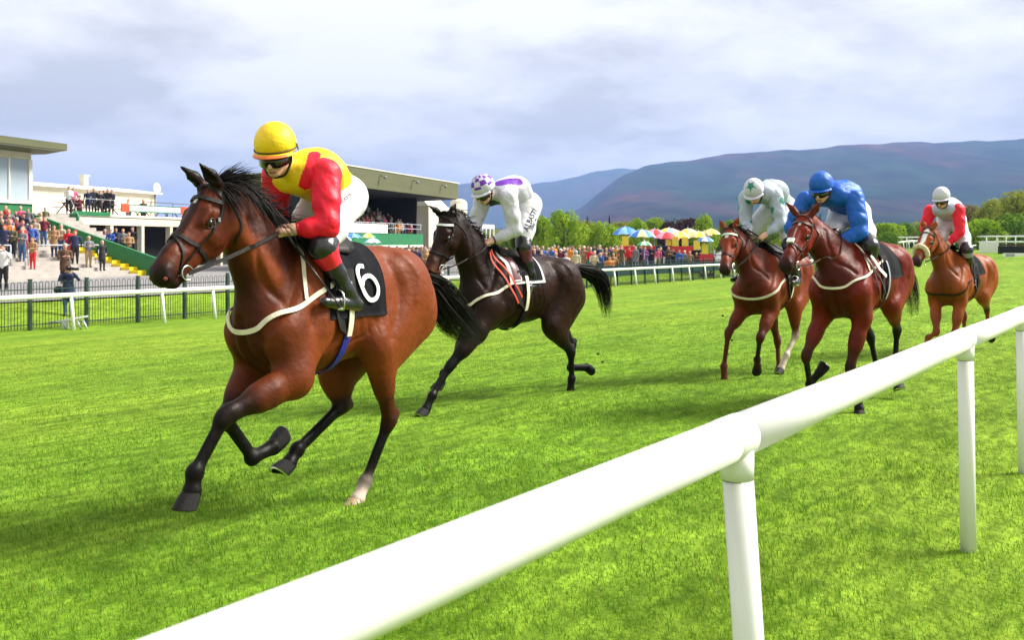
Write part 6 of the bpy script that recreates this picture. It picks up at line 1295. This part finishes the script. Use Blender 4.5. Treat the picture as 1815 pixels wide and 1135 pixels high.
GREEN = dict(a=34, px=1398, Y=12.8, seed=3, vox=.014, dz=-.15, hl=1.04, label='chestnut bay horse with a white star and white brow band beside the blue jockey\'s horse',
  body=(.21, .034, .007), front=(.075, .012, .004), neckcol=(.10, .016, .005), points=(.10, .022, .010), muzzle=(.03, .012, .012), ear_tag=(.2, .04, .012), poll=('f', 1291, 402, 1.50), nose=('f', 1279, 487, 1.93), hoofs=1.1,
  ears=[('f', 1311, 383, 1.45), ('f', 1273, 388, 1.45)],
  LF=[(1.10, .17, .80), ('f', 1347, 600, 1.40), ('f', 1342, 638, 1.22), ('f', 1343, 655, 1.10)],
  RF=[(1.12, -.17, .80), ('f', 1291, 590, 1.40), ('f', 1283, 650, 1.42), ('f', 1284, 687, 1.44)],
  LH=[(.33, .18, .85), ('f', 1410, 595, .30), ('f', 1394, 630, .50), ('f', 1381, 662, .62)],
  RH=[(.28, -.18, .88), ('f', 1378, 605, .10), ('f', 1380, 655, .15), ('f', 1381, 688, .20)],
  legtag=dict(LH=dict(low=(.62, .50, .40), past=(.66, .54, .44), sock=True), LF=dict(past=(.05, .012, .008), low=(.03, .008, .006))),
  tail=[(-.28, 0, 1.28), (-.45, .0, 1.2), (-.55, 0, 1.0), (-.58, .0, .72)], face_marks=[(.13, 0, .035, .024, (.8, .76, .72))], mane_dir=(-.6, .6, .1), mane_len=.5, mane_n=260, mane_w=.009, tail_n=260, tail_sw=.01)
BLUE = dict(a=38, px=1560, Y=10.6, seed=4, vox=.0125, dz=.0, wid=1.08, hl=1.10, label='red bay horse with a thin white stripe and grackle noseband under the blue jockey',
  body=(.18, .015, .003), front=(.055, .006, .002), neckcol=(.08, .009, .002), points=(.006, .004, .004), muzzle=(.018, .009, .009), ear_tag=(.12, .02, .006), poll=('f', 1424, 379, 1.50), nose=('f', 1381, 478, 2.02), hoofs=1.1,
  ears=[('f', 1456, 356, 1.46), ('f', 1391, 357, 1.46)],
  LF=[(1.10, .19, .90), ('f', 1506, 655, 1.25), ('f', 1521, 708, 1.10), ('f', 1524, 738, 1.12)],
  RF=[(1.12, -.19, .90), ('f', 1428, 632, 1.38), ('f', 1435, 681, 1.12), ('f', 1460, 652, 1.00)],
  LH=[(.28, .20, 1.0), ('f', 1590, 585, -.12), ('f', 1586, 650, -.12), ('f', 1595, 690, -.02)],
  RH=[(.20, -.19, 1.0), (-.12, -.14, .60), (-.26, -.12, .26), (-.40, -.12, .22)],
  legtag=dict(LF=dict(mid=(.06, .012, .004)), RF=dict(mid=(.10, .016, .005)), LH=dict(past=(.4, .3, .22))),
  tail=[(-.28, 0, 1.45), (-.46, .05, 1.38), (-.60, .12, 1.15), (-.62, .16, .80)], face_marks=[(.13, .01, .02, .013, (.75, .7, .65)), (.25, 0, .10, .0045, (.55, .45, .42))], mane_dir=(-.7, -.5, .2), mane_side=-.8, mane_len=.5, mane_n=300, mane_w=.007, tail_n=400, tail_sw=.008)
LAST = dict(a=43, px=1728, Y=15.2, seed=5, vox=.016, dz=-.17, hl=1.10, label='ginger chestnut horse at the back with white blaze and cream sheepskin noseband',
  body=(.31, .068, .010), front=(.15, .035, .006), neckcol=(.22, .05, .008), points=(.22, .050, .012), muzzle=(.035, .022, .022), ear_tag=(.3, .07, .015), poll=('f', 1646, 403, 1.50), nose=('f', 1621, 457, 1.95), hoofs=1.1,
  ears=[('f', 1661, 389, 1.46), ('f', 1634, 389, 1.46)],
  LF=[(1.10, .17, .78), ('f', 1692, 592, 1.3), (1.20, .12, .30), (1.05, .12, .25)], RF=[(1.12, -.17, .78), ('f', 1660, 590, 1.36), (1.46, -.14, .28), (1.52, -.14, .14)],
  LH=[(.22, .18, .85), ('f', 1749, 548, -.22), (-.32, .10, .22), (-.42, .1, .18)], RH=[(.28, -.18, .85), (.05, -.14, .5), (.10, -.12, .22), (.2, -.12, .12)], legtag=dict(LH=dict(mid=(.05, .015, .008))),
  tail=[(-.28, 0, 1.28), (-.42, -.04, 1.15), (-.45, -.06, .9), (-.4, -.06, .7)], face_marks=[(.16, 0, .17, .030, (.85, .82, .8)), (.10, 0, .05, .04, (.85, .82, .8))], mane_mat=MANE_CHEST, mane_dir=(-.7, -.4, .1), mane_side=-.8, mane_len=.45, mane_n=200, mane_w=.01, tail_n=220, tail_sw=.012)
YEL = silk('yellow_silk', (.88, .60, .010)); RED = silk('red_silk', (.82, .006, .030)); WHT = mat('white_silk', (.66, .66, .70), .5, .05, 55, 2.2, 9, sheen=.1, col2=(.52, .50, .64)); PUR = silk('purple_silk', (.13, .02, .36)); NAVY = silk('navy_silk', (.02, .02, .10))
PALE = silk('pale_grey_silk', (.40, .46, .54), .05); SEA = silk('sea_green_silk', (.02, .22, .14)); BLU = silk('royal_blue_silk', (.004, .105, .50)); DGREEN = silk('dark_green_silk', (.008, .04, .03)); LILAC = silk('lilac_grey_silk', (.42, .44, .58))
PEAKO = mat('orange_peak', (.75, .16, .03), .4); BANDB = mat('brown_band', (.06, .035, .012), .6); GREYB = mat('grey_boot_top', (.30, .30, .36), .5); BROWNB = mat('brown_boot_top', (.16, .05, .03), .35); MAROON = mat('maroon_boot_top', (.10, .02, .03), .35)
JL = dict(label='jockey in yellow silks with red sleeves and yellow cap on the leading horse', vox=.0085, face=(.86, .34, -.34),
  J=dict(head=('p', 489, 272, 0), neck=('p', 530, 306, 0), mid=('p', 558, 308, 0), pelvis=('p', 588, 345, 0),
    Lsh=('p', 578, 314, .18), Lel=('p', 580, 400, .25), Lhand=('p', 500, 409, .07), Rsh=('p', 485, 318, -.18), Rel=('p', 490, 385, -.22), Rhand=('p', 486, 404, -.03),
    Lkn=('p', 572, 440, .23), Lank=('p', 612, 512, .27), Lheel=('p', 632, 540, .27), Ltoe=('p', 575, 535, .27), Rkn=('p', 535, 420, -.23), Rank=('p', 560, 500, -.27), Rheel=('p', 580, 530, -.27), Rtoe=('p', 530, 530, -.27)),
  cap=lambda la, lo: 0, cap_mats=[YEL], peak=YEL, peak_tip=PEAKO, band=BANDB, tie=True, silk_mats=[YEL, RED], sleeve_mats=[RED, YEL], boot_band=(.10, .42), cuff=REDTOP,
  patches=[(('h', 558, 272), ('h', 555, 283), ('h', 551, 295), ('h', 547, 307), ('h', 543, 318), ('h', 540, 328), .036, 1)], texts=[('BENZUOTTI', (598, 366), (627, 345), (594, 360), .032)])
chk = lambda la, lo: int((int((90-la)//22)+int(lo//36)) % 2) if la > 6 else 0
JD = dict(label='jockey in white silks with a purple and white chequered cap on the dark brown horse', vox=.011, face=(.90, .05, -.55),
  J=dict(head=('p', 858, 339, 0), neck=('p', 884, 338, 0), mid=('p', 910, 337, 0), pelvis=('p', 924, 361, 0),
    Lsh=('p', 902, 352, .18), Lel=('p', 914, 408, .22), Lhand=('p', 862, 431, .05), Rsh=('p', 852, 358, -.18), Rel=('p', 842, 400, -.20), Rhand=('p', 845, 426, -.05),
    Lkn=('p', 928, 438, .21), Lank=('p', 941, 484, .25), Lheel=('p', 953, 508, .25), Ltoe=('p', 925, 510, .25), Rkn=('p', 915, 430, -.21), Rank=('p', 930, 480, -.25), Rheel=('p', 940, 500, -.25), Rtoe=('p', 915, 500, -.25)),
  cap=chk, cap_mats=[WHT, PUR], peak=WHT, silk_mats=[WHT, PUR, NAVY], sleeve_mats=[WHT], boot_band=(.12, .55), boot_top=MAROON, cuff=NAVY,
  patches=[(('h', 886, 323), ('h', 895, 321), ('h', 905, 320), ('h', 918, 321), .055, 1), (('p', 872, 375, -.02), ('p', 890, 382, -.05), .12, 2)],
  texts=[('ALBASTI', (935, 411), (958, 360), (928, 404), .078), ('JEBEL ALI', (943, 408), (960, 372), (938, 404), .045)])
def front_J(H, S1, S2, E1, E2, H1, H2, nk, md, pv, k, an, he):
    f = lambda p, x: ('f', p[0], p[1], x)
    return dict(head=f(H, 1.08), neck=f(nk, .92), mid=f(md, .72), pelvis=f(pv, .47), Lsh=f(S1, .89), Rsh=f(S2, .89), Lel=f(E1, .94), Rel=f(E2, .94), Lhand=f(H1, 1.09), Rhand=f(H2, 1.12),
        Lkn=f(k, .95), Lank=f(an, .82), Lheel=f(he, .72), Ltoe=(1.0, 0, 0), Rkn=None, Rank=None, Rheel=None, Rtoe=None)
def mirror_legs(c, J):
    R = Rig(c['a'], c['px'], c['Y'], float(T(at_px(c['px'], c['Y']), c['Y'])))
    for k in ('kn', 'ank', 'heel'): v = R.pt(J['L'+k]); v[1] = abs(v[1]) if abs(v[1]) > .18 else .22; J['L'+k] = tuple(v); J['R'+k] = (v[0]-.03, -v[1], v[2]+.02)
    h = np.array(J['Lheel']); J['Ltoe'] = tuple(h+np.array([.25, .02, .0])); h = np.array(J['Rheel']); J['Rtoe'] = tuple(h+np.array([.25, -.02, .0])); return J
JG = dict(label='jockey in pale grey silks with green spots and a green star on the white cap', vox=.0125, face=(.80, .05, -.62),
  J=mirror_legs(GREEN, front_J((1337, 342), (1376, 350), (1320, 352), (1384, 398), (1322, 392), (1350, 421), (1329, 420), (1353, 342), (1368, 340), (1380, 364), (1400, 440), (1408, 478), (1414, 500))),
  cap=lambda la, lo: 0, cap_mats=[WHT], peak=WHT, star=((.62, 0, .78), SEA), silk_mats=[PALE, DGREEN], sleeve_mats=[PALE, SEA], arm_spots=True, cuff=DGREEN, goggles=False,
  patches=[(('f', 1328, 370, 1.05), ('f', 1328, 370, 1.05), .06, 1), (('f', 1364, 366, 1.05), ('f', 1372, 367, 1.05), .07, 1)])
JB = dict(label='jockey in plain royal blue silks and royal blue cap looking over the horse\'s ear', vox=.0105, face=(.93, -.02, -.30),
  J=mirror_legs(BLUE, front_J((1456, 336), (1517, 356), (1424, 358), (1524, 414), (1404, 405), (1477, 434), (1463, 432), (1480, 344), (1492, 346), (1504, 374), (1527, 436), (1546, 480), (1556, 503))),
  cap=lambda la, lo: 0, cap_mats=[BLU], peak=BLU, silk_mats=[BLU], sleeve_mats=[BLU], puff=1.15, wrinkle=.0065, over=.16)
JA = dict(label='jockey in red and white silks with a plain white cap on the last horse', vox=.013, face=(.93, .0, -.32),
  J=mirror_legs(LAST, front_J((1669, 353), (1700, 374), (1646, 376), (1701, 412), (1640, 408), (1676, 438), (1667, 438), (1677, 368), (1680, 368), (1685, 388), (1710, 444), (1719, 478), (1727, 500))),
  cap=lambda la, lo: 0, cap_mats=[WHT], peak=WHT, silk_mats=[LILAC, RED], sleeve_mats=[RED, WHT], boot_band=(.05, .30), boot_top=GREYB,
  patches=[(('f', 1668, 392, 1.0), ('f', 1680, 392, 1.0), .075, 1)], arm_patches={})
def field():
    # leader
    H = build_horse(LEAD); j = build_jockey(H, JL); bridle(H, cross=True); S, R = H['S'], H['rig']
    cloth_patch(H, 'saddle_cloth', .37, .93, RAD(-106), RAD(106), BLACKCLOTH); saddle(H, j); girth(H, .74, WHITE_STRAP, .05, BLUE_ELASTIC); breastplate(H, WHITE_STRAP)
    for s, k in ((1, 'L'), (-1, 'R')): rein(H, s, j['p'][k+'hand'], LEATHER, .0, .02)
    P6 = [R.hit(S, x, y, .022) for x, y in ((644, 473), (636, 472), (633, 482), (638, 500), (646, 520), (656, 532), (667, 528), (670, 512), (664, 497), (654, 489), (644, 494), (642, 506))]
    strap('digit_six', S, P6, .027, .004, NUMWHITE, H['e'], .022, 6)
    whip(H, ('p', 500, 405, .06), ('p', 604, 545, .40), 'long black whip in the left hand of the yellow capped jockey')
    # dark horse in second place
    H = build_horse(DARK); j = build_jockey(H, JD); bridle(H, brow_m=WHITECLOTH)
    cloth_patch(H, 'saddle_cloth', .46, .95, RAD(-76), RAD(76), WHITECLOTH); cloth_patch(H, 'cloth_panel', .50, .80, RAD(-71), RAD(71), BLACKCLOTH, off=.02); cloth_patch(H, 'front_panel', .82, .91, RAD(-72), RAD(72), MAROON, off=.02); saddle(H, j, .76); girth(H, .74, WHITE_STRAP, .05, BLACKCLOTH); breastplate(H, WHITE_STRAP, .02, neck=False)
    for s, k in ((1, 'L'), (-1, 'R')): rein(H, s, j['p'][k+'hand'], LEATHER, .03, .014)
    S, R = H['S'], H['rig']
    q = H['q']; hd_ = j['p']['Lhand']; a_ = H['hw'](.482, .07, -.145)
    mk('rein_rubber', *ribbon_geo(np.array([a_+(hd_-a_)*t+np.array([0, .02, -.04*math.sin(math.pi*t)]) for t in np.linspace(.72, 1.02, 6)]), np.tile([0, 1.0, .1], (6, 1)), .03, .008), ORANGE_L, H['e'])
    for pts in ((q(1.13, .07, 1.66), q(1.08, .17, 1.54), q(1.0, .24, 1.36), q(.90, .28, 1.16)), (q(1.10, .07, 1.68), q(1.02, .18, 1.56), q(.93, .25, 1.38), q(.84, .28, 1.22))):
        P = pts; strap('rein_rubber', S, P, .019, .008, ORANGE_L, H['e'], .034, 6)
    whip(H, ('p', 838, 428, .0), ('p', 851, 402, -.02), 'short black whip handle pointing up from the hand of the chequered cap jockey')
    # pair on the right
    H = build_horse(GREEN); j = build_jockey(H, JG); bridle(H, brow_m=mat('mint_brow_band', (.55, .75, .60), .6)); saddle(H, j); cloth_patch(H, 'saddle_cloth', .42, .93, RAD(-86), RAD(86), BLACKCLOTH); breastplate(H, WHITE_STRAP, .08, neck=False); girth(H, .74, WHITE_STRAP, .05, BLACKCLOTH)
    for s, k in ((1, 'L'), (-1, 'R')): rein(H, s, j['p'][k+'hand'], LEATHER, .02, .018)
    whip(H, ('f', 1326, 408, 1.15), ('f', 1400, 452, .85), 'black whip crossing the hands of the jockey with the star cap')
    H = build_horse(BLUE); j = build_jockey(H, JB); bridle(H, cross=True, lm=BROWN_L); S, q = H['S'], H['q']; saddle(H, j); cloth_patch(H, 'saddle_cloth', .30, .86, RAD(-92), RAD(92), BLACKCLOTH, taper=lambda x, v, u: x-.10*abs(v*2-1)**2)
    breastplate(H, WHITE_STRAP, -.02, w=.022); girth(H, .74, GREYB, .05, BLACKCLOTH)
    for s, k in ((1, 'L'), (-1, 'R')): rein(H, s, j['p'][k+'hand'], BROWN_L, .04, .016)
    for dy in (0, .10): strap('rein_end', S, [q(1.06, .16, 1.55), q(1.04, .23, 1.40), q(1.0-dy, .27, 1.22), q(.93-dy*1.2, .28, 1.06)], .018, .005, BROWN_L, H['e'], .015, 6)
    mk('sheepskin_pad', *ribbon_geo(np.array([H['hw'](.34, .03*math.cos(t), .012) for t in np.linspace(0, 3.14, 5)]), np.tile(H['ez'], (5, 1)), .05, .015), WHITECLOTH, H['e'])
    R = H['rig']; P = [R.hit(S, x, y, .02) for x, y in ((1543, 453), (1552, 465), (1560, 478), (1571, 490))]; strap('digit', S, P, .035, .004, NUMWHITE, H['e'], .02, 6)
    # last
    H = build_horse(LAST); j = build_jockey(H, JA); bridle(H, fleece=True); saddle(H, j); cloth_patch(H, 'saddle_cloth', .46, .92, RAD(-80), RAD(80), BLACKCLOTH); girth(H, .74, BLACKCLOTH, .06); breastplate(H, LEATHER, .12, neck=False)
    for s, k in ((1, 'L'), (-1, 'R')): rein(H, s, j['p'][k+'hand'], LEATHER, .02, .018)
    whip(H, ('f', 1664, 436, 1.15), ('f', 1655, 447, 1.2), 'short whip end beside the chestnut neck of the last horse')
import time as _t; _t0 = _t.time(); field(); print('field built in', round(_t.time()-_t0, 1))
